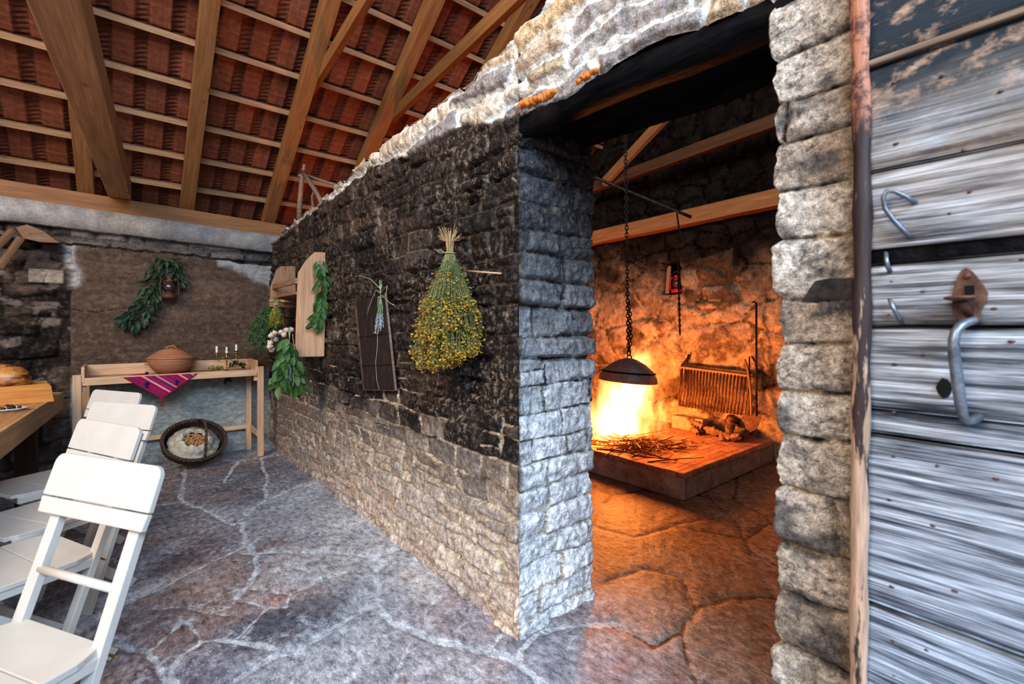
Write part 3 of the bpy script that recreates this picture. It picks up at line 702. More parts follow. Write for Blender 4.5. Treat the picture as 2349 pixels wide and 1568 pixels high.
# doorway lintel: round charred logs and slabs laid across the opening
def log(name, x, z, r, y0, y1, seed, label, sq=1.0):
    n = 44; ns = 20; P = np.zeros((n, ns+1, 3))
    for i in range(n):
        y = y0+(y1-y0)*i/(n-1)
        for k in range(ns+1):
            a = 2*PI*k/ns; rr = r*(1+.16*(float(fbm(y*3.0, math.cos(a)*1.2+2, seed))-.5)*2+.14*(float(fbm(y*9, math.cos(a)*3+5+math.sin(a)*2, seed+2))-.5))
            P[i, k] = (x+math.cos(a)*rr*sq, y, z+math.sin(a)*rr+.014*math.sin(y*4+seed))
    o = gridmesh(name, P, M['char'] if x < 1.4 else M['charin']); return tag(o, label, 'lintel', 'charred lintel timbers over the doorway')
log('lintel_log', 1.335, 2.140, .058, 1.475, -.7, 3, 'round charred lintel log at the room edge of the doorway')
log('lintel_log', 1.425, 2.165, .052, 1.60, -.7, 9, 'charred lintel timber second from the room side', 1.15)
log('lintel_log', 1.545, 2.185, .050, 1.60, -.7, 15, 'charred lintel timber third from the room side', 1.2)
log('lintel_log', 1.665, 2.188, .060, 1.60, -.7, 21, 'innermost charred lintel timber with its fire-lit edge', 1.2)
def foam(pts, r, label):
    m = MB()
    for i in range(len(pts)-1):
        a = Vector(pts[i]); b = Vector(pts[i+1]); n = max(2, int((b-a).length/.007))
        for k in range(n):
            p = a.lerp(b, k/n)+Vector((random.uniform(-.004, .004), 0, random.uniform(-.005, .005)))
            m.blob(p, [r*random.uniform(.8, 1.7) for _ in range(3)], 8, 6, jit=.12)
    tag(m.build('foam_seam', M['foam'], smooth=True), label, 'foam', 'orange foam seams')
foam([at(u, v, 'X', XW-.005) for u, v in ((1195, 240), (1220, 232), (1250, 222), (1275, 210))], .011, 'orange foam bead under the big grey stone at the lintel end')
foam([at(u, v, 'X', XW-.002) for u, v in ((1330, 185), (1350, 172), (1372, 158))], .009, 'orange foam bead between pale stone and upper lintel log')
foam([at(u, v, 'X', 1.355) for u, v in ((1262, 282), (1290, 268), (1320, 252), (1338, 243))], .010, 'orange foam between first two lintel logs near wall corner')
foam([at(u, v, 'X', 1.36) for u, v in ((1440, 192), (1465, 180), (1510, 158))], .008, 'short orange foam seam between lintel logs mid doorway')
# ================================================================ DOOR LEAF AT THE RIGHT
XD = 1.215
def doormat():
    t = NT('weathered door boards'); v = t.co()
    a = t.noise(5, 5, .6, sc3=(1, .7, 15)); b = t.noise(13, 4, .65, sc3=(1, .4, 28)); sm = t.noise(2.2, 4, .6, sc3=(1, 1.6, 3))
    c = t.mix(t.mr(a, .38, .62), (.075, .08, .10), (.60, .62, .66))
    c = t.mix(1.0, c, t.grey(t.mr(b, .36, .60, .28, 1.18)), 'MULTIPLY')
    sp = t.n('ShaderNodeSeparateXYZ'); t.l(v, sp.inputs[0])
    c = t.mix(t.mr(sp.outputs[2], 1.25, .6, 0, .55), c, t.mix(1.0, c, (.80, .98, 1.22), 'MULTIPLY'))
    top = t.mr(t.math('ADD', sp.outputs[2], t.math('MULTIPLY', sm, .35)), 1.78, 2.02)
    warm = t.mr(sp.outputs[2], 1.15, 1.75, 0, .8)
    c = t.mix(t.math('MULTIPLY', warm, t.mr(sm, .35, .6)), c, t.mix(t.mr(a, .3, .7), (.26, .18, .13), (.72, .58, .46)))
    c = t.mix(top, c, t.mix(t.mr(t.noise(14, 5, .7, sc3=(1, 1, 1.6)), .50, .66), (.035, .045, .055), (.55, .35, .24)))
    t.base(c, .8, 0, .3); t.bump(b, .7, .006); return t.m
MDOOR = doormat()
door = empty('door_1', (XD, .30, 0)); tag(door, 'weathered grey plank door opened flat against the wall, at the right', 'door', kind='structure')
def plank(z0, z1, dx=0, wav=.004, seed=0, mat=None):
    n = 60; ys = np.linspace(-.022, -1.1, n); prof = [0, .012, .03]
    rows = []
    zz = np.concatenate([[z0], np.linspace(z0+.006, z1-.006, 24), [z1]])
    Y, Z = np.meshgrid(ys, zz, indexing='ij')
    jz = wav*2*(fbm(Y*3, seed*3.3, 700+seed)-.5); edge = np.exp(-(np.minimum(Z-z0, z1-Z))/.006)
    g = .0035*(fbm(Y*2.5, Z*60, 710+seed)-.5)+.002*(fbm(Y*8, Z*140, 720+seed)-.5)
    X = -dx-g+.012*edge
    P = np.stack([X, Y, Z+jz], -1); nn, m = P.shape[:2]
    # back face
    eV = np.array([(.035, -.012, z0), (.035, -.012, z1), (.035, -1.1, z1), (.035, -1.1, z0), (-dx, -.012, z0), (-dx, -.012, z1), (-dx, -1.1, z1), (-dx, -1.1, z0)])
    eq = np.array([(0, 1, 2, 3), (0, 4, 5, 1), (1, 5, 6, 2), (0, 3, 7, 4), (3, 2, 6, 7)])
    o = gridmesh('plank', P, mat or MDOOR, parent=door, extra=(eV, eq)); return o
for i, (a, b, dx) in enumerate(((0.03, .355, 0), (.362, .716, .002), (.724, 1.073, .001), (1.080, 1.128, -.003), (1.130, 1.300, .0), (1.303, 1.432, .002), (1.462, 1.627, .001), (1.630, 1.845, .0), (1.862, 2.18, -.012), (2.19, 2.5, -.01))):
    plank(a, b, dx, seed=i)
beam('gap_shade_strip', (.02, -.012, 1.447), (.02, -1.1, 1.447), .03, .035, M['char'], door)  # dark strip stands in for the shade in the plank gap
beam('ledge_lip', (.004, -.012, 1.853), (.004, -1.1, 1.853), .03, .013, M['oldwood'], door)
m = MB(); n = 40
pts = [(-.012+.004*math.sin(z*5), -.012+.003*math.sin(z*3.3), z) for z in np.linspace(0.0, 2.5, n)]
m.tube(pts, [.0165+.002*math.sin(i*1.9) for i in range(n)], 14)
t = NT('stripped round pole'); sp = t.n('ShaderNodeSeparateXYZ'); t.l(t.co(), sp.inputs[0]); nz = t.noise(9, 5, .65, sc3=(4, 4, .6))
c = t.mix(t.mr(t.math('ADD', nz, t.mr(sp.outputs[2], .95, 1.45, 0, .22)), .56, .62), (.50, .33, .235), (.055, .035, .032))
c = t.mix(t.mr(t.math('ADD', sp.outputs[2], t.math('MULTIPLY', nz, .3)), 1.86, 1.93), c, t.mix(t.mr(t.noise(40, 4, .7), .45, .6), (.52, .22, .13), (.13, .06, .05)))
c = t.mix(1.0, c, t.grey(t.mr(t.noise(30, 4, .6, sc3=(3, 3, .2)), .3, .7, .6, 1.25)), 'MULTIPLY'); t.base(c, .6, 0, .3); t.bump(nz, .5, .004)
tag(m.build('edge_pole', t.m, door, smooth=True), 'round brown pole forming the door edge')
# handle with thumb latch (children of the door)
def dp(u, v, x=XD): p = at(u, v, 'X', x); return Vector((p.x-XD, p.y-.30, p.z))
hd = empty('handle', (0, 0, 0)); hd.parent = door
def plate(pts, th, mat, nm, par, x=XD-.004, bevel=.0012):
    P = [dp(u, v, x) for u, v in pts]; m = MB()
    m.add([(p.x, p.y, p.z) for p in P]+[(p.x-th, p.y, p.z) for p in P], [tuple(range(len(P))), tuple(range(len(P), 2*len(P)))[::-1]]+[(i, (i+1) % len(P), len(P)+(i+1) % len(P), len(P)+i) for i in range(len(P))])
    return m.build(nm, mat, par, bevel=bevel)
plate([(2216, 613), (2232, 622), (2258, 655), (2267, 672), (2264, 690), (2252, 712), (2250, 738), (2205, 742), (2186, 720), (2184, 680), (2192, 650), (2204, 622)], .003, M['rust'], 'latch_plate', hd)
m = MB(); c0 = dp(2224, 664, XD-.008); m.box(c0, (.004, .013, .015)); m.build('square_hole', pm('hole black', (.004, .004, .004), (.008, .008, .008), rough=1, bump=0), hd)
m = MB(); c0 = dp(2218, 633, XD-.008); m.blob(c0, (.003, .006, .006), 12, 6); m.build('rivet', M['rust'], hd, smooth=True)
m = MB(); c0 = dp(2203, 684, XD-.035); m.lathe([(.001, -.004), (.020, -.003), (.027, 0), (.028, .002), (.022, .004), (.001, .003)], 22, c0, (1.0, .85)); m.build('thumb_press', M['rust'], hd, smooth=True)
m = MB(); m.tube([dp(2205, 690, XD-.03), dp(2214, 706, XD-.02), dp(2224, 722, XD-.006)], .007, 8); m.build('thumb_lever', M['rust'], hd, smooth=True)
a = dp(2243, 732, XD-.006); b = dp(2200, 745, XD-.04); cc = dp(2184, 775, XD-.048); d_ = dp(2207, 955, XD-.046); e = dp(2218, 972, XD-.036); f = dp(2256, 950, XD-.004)
m = MB(); m.tube([a, (a+b)/2, b, cc, cc.lerp(d_, .33), cc.lerp(d_, .66), d_, e, f], [.008, .008, .0085, .009, .0095, .0095, .009, .008, .010], 12); m.build('grip_bar', M['greysteel'], hd, smooth=True, subd=1)
m = MB(); c0 = dp(2167, 890, XD-.002); m.prism([(.012*math.cos(k*PI/5)*random.uniform(.8, 1.1), .019*math.sin(k*PI/5)*random.uniform(.8, 1.1)) for k in range(10)], 0, .0025, lambda x, y, t_: (c0.x-t_, c0.y+x, c0.z+y)); m.build('key_hole', bpy.data.materials['hole black'], door)
def hook(nm, pts, r, mat):
    m = MB(); m.tube([dp(u, v, XD-.003-off) for u, v, off in pts], r, 8); return m.build(nm, mat, door, smooth=True)
hook('wire_hook', [(2102, 466, 0), (2080, 452, .012), (2050, 438, .02), (2034, 438, .022), (2026, 452, .022), (2030, 478, .02), (2050, 505, .016), (2072, 528, .01), (2094, 545, 0)], .0042, M['greysteel'])
hook('staple', [(2032, 580, 0), (2033, 595, .014), (2037, 612, .014), (2042, 622, 0)], .0042, M['greysteel'])
hook('bent_nail', [(2040, 684, .012), (2050, 708, .014), (2062, 728, .010), (2068, 738, 0)], .0038, M['greysteel'])
m = MB()
for u, v in ((2048, 122), (2050, 190), (2055, 330), (2160, 175), (2295, 210), (2210, 345), (2224, 440), (2178, 490), (2045, 645), (2118, 668), (2040, 722), (2052, 835), (2118, 814), (2320, 783), (2050, 945), (2050, 1046), (2150, 1068), (2285, 1098), (2040, 1146), (2140, 1205), (2045, 1345), (2190, 1355), (2048, 1470), (2125, 1490), (2050, 1548), (2280, 708), (2345, 595)):
    c0 = dp(u, v, XD-.001); m.blob(c0, (.0022, .0035+random.random()*.002, .0028), 8, 5, jit=.15)
m.build('nail_heads', M['rust'], door, smooth=True)
# latch strap: hooked iron plate reaching over the jamb
P = [(1957, 637), (1905, 638), (1872, 644), (1858, 662), (1840, 692), (1878, 695), (1880, 688), (1957, 685)]
pts = [at(u, v, 'X', 1.222) for u, v in P]; m = MB(); n = len(pts)
m.add([(p.x-XD, p.y-.30, p.z) for p in pts]+[(p.x-XD-.004, p.y-.30, p.z) for p in pts], [tuple(range(n)), tuple(range(n, 2*n))[::-1]]+[(i, (i+1) % n, n+(i+1) % n, n+i) for i in range(n)])
tag(m.build('latch_strap', M['iron'], door, bevel=.0008), 'hooked brown iron strap sticking out past the pole')
# ================================================================ CHAIRS
def mk_chair(x, y, adeg, label, hand=1):
    r = empty('folding_chair', (x, y, 0), math.radians(adeg), label, 'chair', 'white folding chairs along the table')
    zt, rec, W = .90, .33, .47
    def sp(side, z, fw=0): return Vector(((zt-z)*rec+fw, side, z))     # a point in the plane of the back
    dirv = (sp(0, 0)-sp(0, 1)).normalized(); nrm = Vector((-dirv.z, 0, dirv.x)); nrm = nrm if nrm.x > 0 else -nrm
    def board(nm, z1, z0, cor, th=.016, curve=.0):
        m = MB(); n = 26; H = W/2; pts = []
        L = (z1-z0)/abs(dirv.z)
        out = []
        for s_ in (-1, 1):
            for k in range(7):
                a = PI/2*k/6
                cx_ = H-cor; ang = a if s_ < 0 else PI/2-a
                out.append((s_*(cx_+cor*math.sin(ang)), cor-cor*math.cos(ang))) if cor > 0 else None
        if cor > 0:
            outline = [(-H, L)]+[(p[0], p[1]) for p in sorted([q for q in out if q[0] < 0], key=lambda q: q[0])]+[(p[0], p[1]) for p in sorted([q for q in out if q[0] > 0], key=lambda q: q[0])]+[(H, L)]
        else: outline = [(-H+.012, L), (-H, 0), (H, 0), (H-.012, L)] if cor < 0 else [(-H+.006, L), (-H, 0), (H, 0), (H-.006, L)]
        def fn(sx, d, t):
            p = sp(0, z1)+dirv*d+nrm*(.004+t-.0*abs(sx)); return (p.x, sx, p.z)
        m.prism(outline, 0, th, fn); return m.build(nm, M['white'], r, bevel=.003)
    board('upper_back_slat', zt, zt-.118, .032)
    board('lower_back_slat', zt-.122, zt-.165, 0)
    for s_ in (-1, 1):
        a = sp(s_*.175, zt-.02)-nrm*.010; b = sp(s_*.175, 0.0)-nrm*.010
        m = MB(); m.bar(a, b, .042, .022, up=nrm); m.build('long_leg', M['white'], r, bevel=.002)
        c0 = Vector((sp(0, .45).x+.34, s_*.135, .425)); c1 = Vector((sp(0, .45).x-.085, s_*.135, 0.02))
        m = MB(); m.bar(c0, c1, .022, .042, up=(0, 0, 1)); m.build('short_leg', M['white'], r, bevel=.002)
        m = MB(); p = c0.lerp(c1, .36); m.tube([(p.x, s_*.15, p.z), (p.x, s_*.188, p.z)], .004, 8); m.build('pivot_bolt', M['brass'], r)
        m = MB(); x0 = sp(0, .45).x; m.bar((x0-.015, s_*.185, .432), (x0+.40, s_*.185, .432), .018, .03); m.build('seat_rail', M['white'], r, bevel=.002)
        m = MB(); m.tube([(x0-.03, s_*.172, .428), (x0-.03, s_*.205, .428)], .0035, 8); m.build('hinge_pin', M['brass'], r)
    m = MB(); a = sp(0, zt-.165-.145)-nrm*.008; m.tube([(a.x, -.165, a.z), (a.x, .165, a.z)], .012, 10); m.build('back_rung', M['white'], r, smooth=True)
    m = MB(); a = sp(0, .16)-nrm*.008; m.tube([(a.x, -.165, a.z), (a.x, .165, a.z)], .011, 10); m.build('front_rung', M['white'], r, smooth=True)
    x0 = sp(0, .45).x; a = Vector((x0-.03, 0, .075)); m = MB(); m.tube([(a.x, -.14, a.z), (a.x, .14, a.z)], .011, 10); m.build('rear_rung', M['white'], r, smooth=True)
    m = MB(); m.tube([(x0+.33, -.15, .415), (x0+.33, .15, .415)], .011, 10); m.build('seat_rung', M['white'], r, smooth=True)
    # seat of three boards, rounded rear corners and bowed outline
    cuts = [-.02, .125, .275, .42]
    def hw(f): # half width along the seat
        t = (f+.02)/.44; return .200*(1-.55*max(0, .16-t)**1.3*3.5)-.055*max(0, t-.55)**1.5
    for k in range(3):
        a, b = cuts[k]+(.0015 if k else 0), cuts[k+1]-.0015
        fs = [a+(b-a)*i/8 for i in range(9)]; ol = [(x0+f, hw(f)) for f in fs]+[(x0+f, -hw(f)) for f in fs[::-1]]
        if k == 2: ol = [(p[0], p[1]*(1 if p[0] < x0+.40 else .93)) for p in ol]
        m = MB(); m.prism(ol, .445, .463, lambda px, py, t_: (px, py, t_)); m.build('seat_board', M['white'], r, bevel=.0025)
    return r
mk_chair(-.012, 1.859, 211, 'white folding chair nearest the camera, its seat cut by the frame')
mk_chair(-.02, 2.56, 205, 'white folding chair second from the camera, directly behind the nearest one')
mk_chair(.03, 3.17, 213, 'white folding chair third from the camera, small screw at its back edge')
mk_chair(.0, 3.80, 209, 'white folding chair farthest from the camera, closest to the pine bench')
# ================================================================ TABLE AND WHAT STANDS ON IT
tb = empty('dining_table', (-.915, 3.4, 0), -.058, 'long thick orange wooden table at the left with a deep edge board', 'table')
o = beam('tabletop', (0, -2.3, .735), (0, 2.02, .735), .84, .045, M['tabletop'], tb)
for s_ in (-1, 1): beam('edge_board', (s_*.425, -2.3, .69), (s_*.425, 2.045, .69), .022, .14, M['tableedge'], tb)
beam('edge_board', (-.41, 2.032, .69), (.414, 2.032, .69), .022, .14, M['tableedge'], tb)
for sx in (-.30, .30):
    for sy in (-2.0, 1.55): beam('leg', (sx, sy, 0), (sx, sy, .71), .11, .11, M['darkwood'], tb)
beam('stretcher', (.0, -2.0, .2), (.0, 1.55, .2), .08, .05, M['darkwood'], tb)
TZ = .758
tr = empty('wooden_tray', (-.60, 4.86, TZ), .12, 'varnished orange wooden tray with sloping ends on the table', 'tray')
for nm, pts, y0, y1 in (('front_board', [(-.24, 0), (.22, 0), (.205, .115), (.19, .135), (-.24, .125)], -.125, -.108), ('back_board', [(-.24, 0), (.22, 0), (.19, .135), (-.24, .125)], .108, .125)):
    m = MB(); m.prism(pts, y0, y1, lambda x, y, t_: (x, t_, y)); m.build(nm, M['traywood'], tr, bevel=.003)
m = MB(); m.box((-.01, 0, .008), (.44, .215, .015)); m.build('base_board', M['traywood'], tr)
m = MB(); m.box((.195, 0, .06), (.014, .215, .10)); m.build('end_board', M['traywood'], tr, bevel=.002)
m = MB(); m.box((-.07, -.118, .065), (.006, .02, .12)); m.build('divider_joint', M['tableedge'], tr)
# cured ham leg resting in the tray
def ham():
    n = 34; ns = 22; P = np.zeros((n, ns+1, 3))
    for i in range(n):
        t_ = i/(n-1); c = Vector((.10-.62*t_, .0+.02*math.sin(t_*4), .10+.34*t_-.06*math.sin(t_*PI)))
        r_ = .105*math.sin(min(1, t_*4.5+.06)*PI/2)*(1-t_)**.55+.018*(t_ > .02)*(1-t_*.3)
        if t_ > .985: r_ *= .5
        for k in range(ns+1):
            a = 2*PI*k/ns; rr = r_*(1+.10*(float(fbm(t_*7, math.cos(a)*2+3, 3))-.5)+.07*math.cos(2*a))
            P[i, k] = (c.x+math.sin(a)*rr*.55, c.y+math.cos(a)*rr*.75, c.z+math.sin(a)*rr)
    return P
t = NT('cured ham'); n1 = t.noise(9, 5, .6, sc3=(1, 1, 3)); n2 = t.noise(24, 4, .7)
c = t.mix(t.mr(n1, .4, .56), (.12, .022, .012), (.50, .22, .05)); c = t.mix(t.mr(n2, .55, .72), c, (.68, .42, .16)); t.base(c, .35, 0, .6); t.bump(n2, .5, .006)
o = tag(gridmesh('cured_ham', ham(), t.m), 'cured ham leg with golden rind propped in the wooden tray', 'ham'); o.location = (-.60, 4.87, TZ+.03)
pc = Vector((-.545, 4.42, TZ))
m = MB(); m.lathe([(.001, .004), (.045, .004), (.07, .010), (.085, .017), (.084, .019), (.068, .013), (.001, .008)], 30); o = m.build('plate', M['porcelain'], smooth=True); o.location = pc; tag(o, 'small white plate of black olives on the table', 'plate')
for i in range(16):
    a = random.uniform(0, 2*PI); rr = random.uniform(0, .045); m = MB(); m.blob((0, 0, 0), (.0105, .009, .009), 12, 8)
    o = m.build('olive', M['olive'], smooth=True); o.location = pc+Vector((rr*math.cos(a), rr*math.sin(a), .019+(.013 if i > 9 else 0))); o.rotation_euler = (0, 0, a); tag(o, 'black olive on the white plate', 'olive', 'olives on the plate')
sp_ = [(.10, -.05, 2.7), (.05, -.10, 3.3), (-.02, -.11, 2.9), (-.09, -.02, 1.2), (-.10, .05, .6), (-.13, -.06, 2.2), (.0, .11, .2)]
for i, (dx, dy, a) in enumerate(sp_):
    m = MB(); m.leaf((-.035, 0, .004), (1, 0, .12), (0, 0, 1), .085, .019, .12); o = m.build('olive_leaf', M['sage'], smooth=True); o.location = pc+Vector((dx, dy, .002)); o.rotation_euler = (0, 0, a); tag(o, 'grey-green olive leaf on the table beside the olive plate', 'leaf', 'olive leaves around the plate')
# ================================================================ PINE BENCH AT THE BACK WALL
bn = empty('pine_bench', (.43, 5.44, 0), 0, 'pale pine potting bench with raised back rail against the back wall', 'bench')
BX0, BX1 = -.70, .66; BF, BB = -.17, .20
m = MB(); m.box((-.02, .015, .852), (1.30, .37, .022)); m.build('shelf', M['bench'], bn, bevel=.002)
beam('front_rail', (-.67, BF-.006, .845), (.63, BF-.006, .845), .022, .065, M['bench'], bn)
beam('back_rail', (-.66, BB-.02, .915), (.62, BB-.02, .915), .02, .10, M['bench'], bn)
for x in (BX0, BX1):
    s_ = 1 if x > 0 else -1
    beam('front_leg', (x, BF-.005, 0), (x, BF-.005, .905), .045, .055, M['bench'], bn, up=(1, 0, 0)); beam('back_leg', (x-s_*.04, BB-.02, 0), (x-s_*.04, BB-.02, .90), .045, .05, M['bench'], bn, up=(1, 0, 0))
    beam('side_board', (x-s_*.035, BF-.02, .905), (x-s_*.035, BB-.03, .905), .022, .13, M['bench'], bn)
    beam('brace_post', (x-s_*.035, BF+.03, .82), (x-s_*.035, BF+.03, .76), .03, .04, M['bench'], bn, up=(1, 0, 0))
    beam('side_stretcher', (x-s_*.02, BF, .23), (x-s_*.02, BB, .23), .025, .06, M['bench'], bn)
beam('lower_rail', (-.66, BB-.03, .25), (.62, BB-.03, .25), .022, .045, M['bench'], bn)
SZ = .864
# terracotta casserole
PT = Vector((.37, 5.42, SZ))
ps = empty('clay_casserole', PT, 0, 'ribbed terracotta casserole with a lid on the crimson cloth', 'pot'); ps.scale = (1, 1, 1.17)
prof = [(.001, .004), (.09, .004), (.125, .022), (.160, .06), (.177, .092), (.180, .10), (.172, .102), (.001, .10)]
m = MB(); m.lathe(prof, 48); m.build('bowl', M['terra'], ps, smooth=True)
pr = [(.001, .100), (.178, .101), (.184, .106), (.183, .116), (.172, .123)]
for i in range(9):
    t_ = i/8; r_ = .172*(1-t_)**.55+.02; z_ = .124+.078*t_; pr += [(r_, z_), (r_-.0035, z_+.0035)]
pr += [(.001, .208)]
m = MB(); m.lathe(pr, 48); ld = m.build('lid', M['terra'], ps, smooth=True)
m = MB(); m.tube([(math.cos(a)*.040, 0, .196+math.sin(a)*.026) for a in np.linspace(0, PI, 13)], .006, 10); m.build('lid_handle', M['terra'], ld, smooth=True)
for s_ in (-1, 1): m = MB(); m.tube([(s_*(.170+.022*math.sin(a)), math.cos(a)*.022, .085) for a in np.linspace(0, PI, 9)], .007, 8); m.build('side_handle', M['terra'], ps, smooth=True)
# crimson striped cloth hanging over the shelf edge
def cloth():
    n = 90; a = np.linspace(0, 1, n); A, B = np.meshgrid(a, a, indexing='ij'); L = .285
    u = (A-B)*L*.93; v = (A+B)*L*.72     # diamond; v runs toward the room
    v0 = .20; over = v-v0
    edgeY = BF-.020; wob = .006*(fbm(u*20, v*20, 801)-.5)
    ys = np.where(over < 0, edgeY-over, edgeY-.004-.010*np.sin(np.clip(over, 0, .2)*9)); zs = np.where(over < 0, .0035+np.abs(wob)*(over < -.01)+.004*np.exp(-((v-.10)/.02)**2), .0035-over)
    zs = zs+np.where(over >= 0, .015*u*0, 0); ys = ys+np.where(over > 0, -.008*np.sin(u*22+1)*np.clip(over*8, 0, 1), 0)
    X = u*np.where(over > 0, 1.0, 1.15)-.07; P = np.stack([X, ys, zs], -1)
    q = B
    st = (q*22).astype(int) % 11
    C = np.broadcast_to(col(.36, .012, .09), A.shape+(3,)).copy()
    pat = (np.sin(A*130)*np.sin(B*210) > .2)
    for k, c in ((1, (.45, .25, .28)), (2, (.07, .02, .06)), (3, (.34, .02, .12)), (5, (.55, .36, .38)), (6, (.30, .01, .05)), (9, (.10, .03, .09)), (10, (.38, .015, .11))): C[st == k] = c
    C = np.where((pat&((st == 2)|(st == 3)|(st == 9)|(st == 10)))[..., None], C*.35+col(.16, .03, .10), C)
    edge = (A < .025)|(B < .025)|(A > .975)|(B > .975); C[edge] = (.30, .008, .025)
    return P, C
P, C = cloth(); t = NT('woven cloth'); t.base(t.mix(1.0, t.attr('Col', True), t.grey(t.mr(t.noise(160, 2, .6), .3, .7, .75, 1.2)), 'MULTIPLY'), .9, 0, .2); MCL = t.m
cl = gridmesh('striped_cloth', P, MCL, None, {'Col': C}); cl.location = (.36, 5.44, SZ); tag(cl, 'crimson striped woven cloth under the casserole, its corner hanging over the shelf', 'cloth')
def tassel(x, y, z, r, mat, L):
    m = MB(); m.blob((x, y, z), (r, r, r*1.1), 12, 8, jit=.12)
    for k in range(10): a = k*.63; m.tube([(x, y, z-r*.5), (x+r*.7*math.cos(a), y+r*.7*math.sin(a), z-L)], .0018, 4)
    m.build('tassel', mat, cl, smooth=True)
ty = BF-.036
tassel(-.07, ty-.002, -.225, .010, M['crimson'], .045); tassel(-.180, ty, -.058, .015, M['blue'], .035); tassel(.035, ty, -.055, .013, M['blue'], .03); tassel(-.17, .03, .012, .014, M['blue'], .012)
m = MB(); m.tube([(-.17, -.06, .006), (-.23, -.09, .008), (-.27, -.075, .006), (-.31, -.10, .004)], [.010, .009, .007, .004], 8); m.build('folded_corner', M['crimson'], cl, smooth=True)
# brass candelabrum and three candles
CB = Vector((.815, 5.40, SZ))
cb = empty('candelabrum', CB, 0, 'small brass three-armed candelabrum on the pine bench', 'candle holder')
m = MB(); m.lathe([(.001, 0), (.038, 0), (.036, .006), (.012, .012), (.006, .022), (.009, .032), (.005, .042), (.007, .06), (.005, .08), (.008, .10), (.005, .12), (.009, .14), (.006, .155), (.001, .158)], 20); m.build('stem', M['brass'], cb, smooth=True)
cups = []
for s_, dz in ((-1, .172), (1, .185)):
    m = MB(); m.tube([(s_*x_, 0, z_) for x_, z_ in ((.004, .13), (.022, .142), (.040, .128), (.036, .108), (.050, .096), (.072, .102), (.084, .125), (.084, dz-.012))], .0035, 8); m.build('arm', M['brass'], cb, smooth=True, subd=1); cups.append((s_*.084, dz))
cups.append((0, .162))
for x_, z_ in cups: m = MB(); m.lathe([(.001, z_-.014), (.006, z_-.012), (.018, z_-.004), (.013, z_), (.013, z_+.014), (.010, z_+.014), (.009, z_+.002), (.001, z_)], 16, (x_, 0, 0)); m.build('candle_cup', M['brass'], cb, smooth=True)
for (x_, z_), lab in zip(cups, ('white candle stub in the left arm of the candelabrum', 'white candle stub in the right arm of the candelabrum', 'white candle stub in the middle of the candelabrum')):
    r = empty('candle', CB+Vector((x_, 0, z_+.002)), 0, lab, 'candle', 'candles of the brass candelabrum')
    m = MB(); n = 10; m.tube([(0, 0, .075*i/n) for i in range(n+1)], [.0098*random.uniform(.88, 1.12) for _ in range(n+1)], 12)
    for k in range(4): a = random.uniform(0, 6.28); m.blob((.0085*math.cos(a), .0085*math.sin(a), random.uniform(.02, .06)), (.003, .003, .012), 6, 5)
    m.build('wax', M['wax'], r, smooth=True); m = MB(); m.tube([(0, 0, .074), (.001, 0, .086)], .0012, 5); m.build('wick', M['iron'], r)
# ================================================================ BASKET
bk = empty('wicker_basket', (.53, 5.22, .0), 0, 'round dark wicker basket with hoop handle on the floor before the bench', 'basket')
BT = Matrix.Rotation(math.radians(42), 3, 'X') @ Matrix.Rotation(math.radians(4), 3, 'Y')
bc = Vector((0, 0, .24))
def bp(r_, a, z_): return bc+BT @ Vector((r_*math.cos(a), r_*math.sin(a)*.92, z_))
def basket_shell():
    n = 34; ns = 180; P = np.zeros((n, ns+1, 3))
    for i in range(n):
        t_ = i/(n-1); r_ = .245*math.sin(PI/2*min(1, t_*1.15+.02))**.75; z_ = -.165+.19*t_**1.3
        for k in range(ns+1):
            a = 2*PI*k/ns; w_ = .0065*math.sin(a*45+(i % 2)*PI)*(1 if i < n-2 else 0)+.003*math.sin(i*2.8)
            q = bp(r_+w_, a, z_+.004*math.sin(a*5)); P[i, k] = (q.x, q.y, max(q.z, .004))
    return P
gridmesh('basket_body', basket_shell(), M['wicker'], parent=bk); P = basket_shell()
c0 = P.mean((0, 1)); P2 = c0+(P-c0)*.955; gridmesh('basket_lining', P2, M['wicker'], parent=bk, flip=True)
m = MB()
for q_ in range(3): m.tube([bp(.246+.010*math.cos(a*16+q_*2.1), a, .026+.010*math.sin(a*16+q_*2.1)) for a in np.linspace(0, 2*PI, 120, endpoint=False)], .0085, 7, closed=True)
m.build('rim', M['wicker'], bk, smooth=True)
m = MB()
for q_ in range(2): m.tube([bc+BT @ Vector((.0+.10*math.sin(t_*PI)*.1+.006*math.cos(t_*50+q_*3.1)+.055-.02*t_, -.235+.47*t_, .02+.20*math.sin(t_*PI)+.006*math.sin(t_*50+q_*3.1))) for t_ in np.linspace(0, 1, 70)], .0075, 7)
m.build('handle', M['wicker'], bk, smooth=True)
def sackmesh():
    n = 60; ns = 120; P = np.zeros((n, ns+1, 3))
    for i in range(n):
        t_ = i/(n-1)
        for k in range(ns+1):
            a = 2*PI*k/ns
            r_ = .19*math.sin(min(t_*1.25, 1)*PI/2)**.8 if t_ < .8 else .19
            r_ = .205*(1-t_)+.085*t_ if t_ > .35 else .205*math.sin(max(t_, .02)/.35*PI/2)**.6
            z_ = -.13+.155*min(1, t_/.5)+(.035*math.sin((t_-.5)/.5*PI*.6) if t_ > .5 else 0)-(.03*(t_-.85)/.15 if t_ > .85 else 0)
            f = 1+.06*math.sin(a*9+t_*4)*t_+.035*math.sin(a*17+1)*t_
            q = bp(r_*f, a, z_+.010*math.sin(a*7+2)*t_); P[i, k] = (q.x, q.y, q.z)
    return P
sk = tag(gridmesh('cloth_sack', sackmesh(), M['sack']), 'off-white cloth sack folded open inside the wicker basket', 'sack'); sk.location = (.53, 5.22, 0)
m = MB()
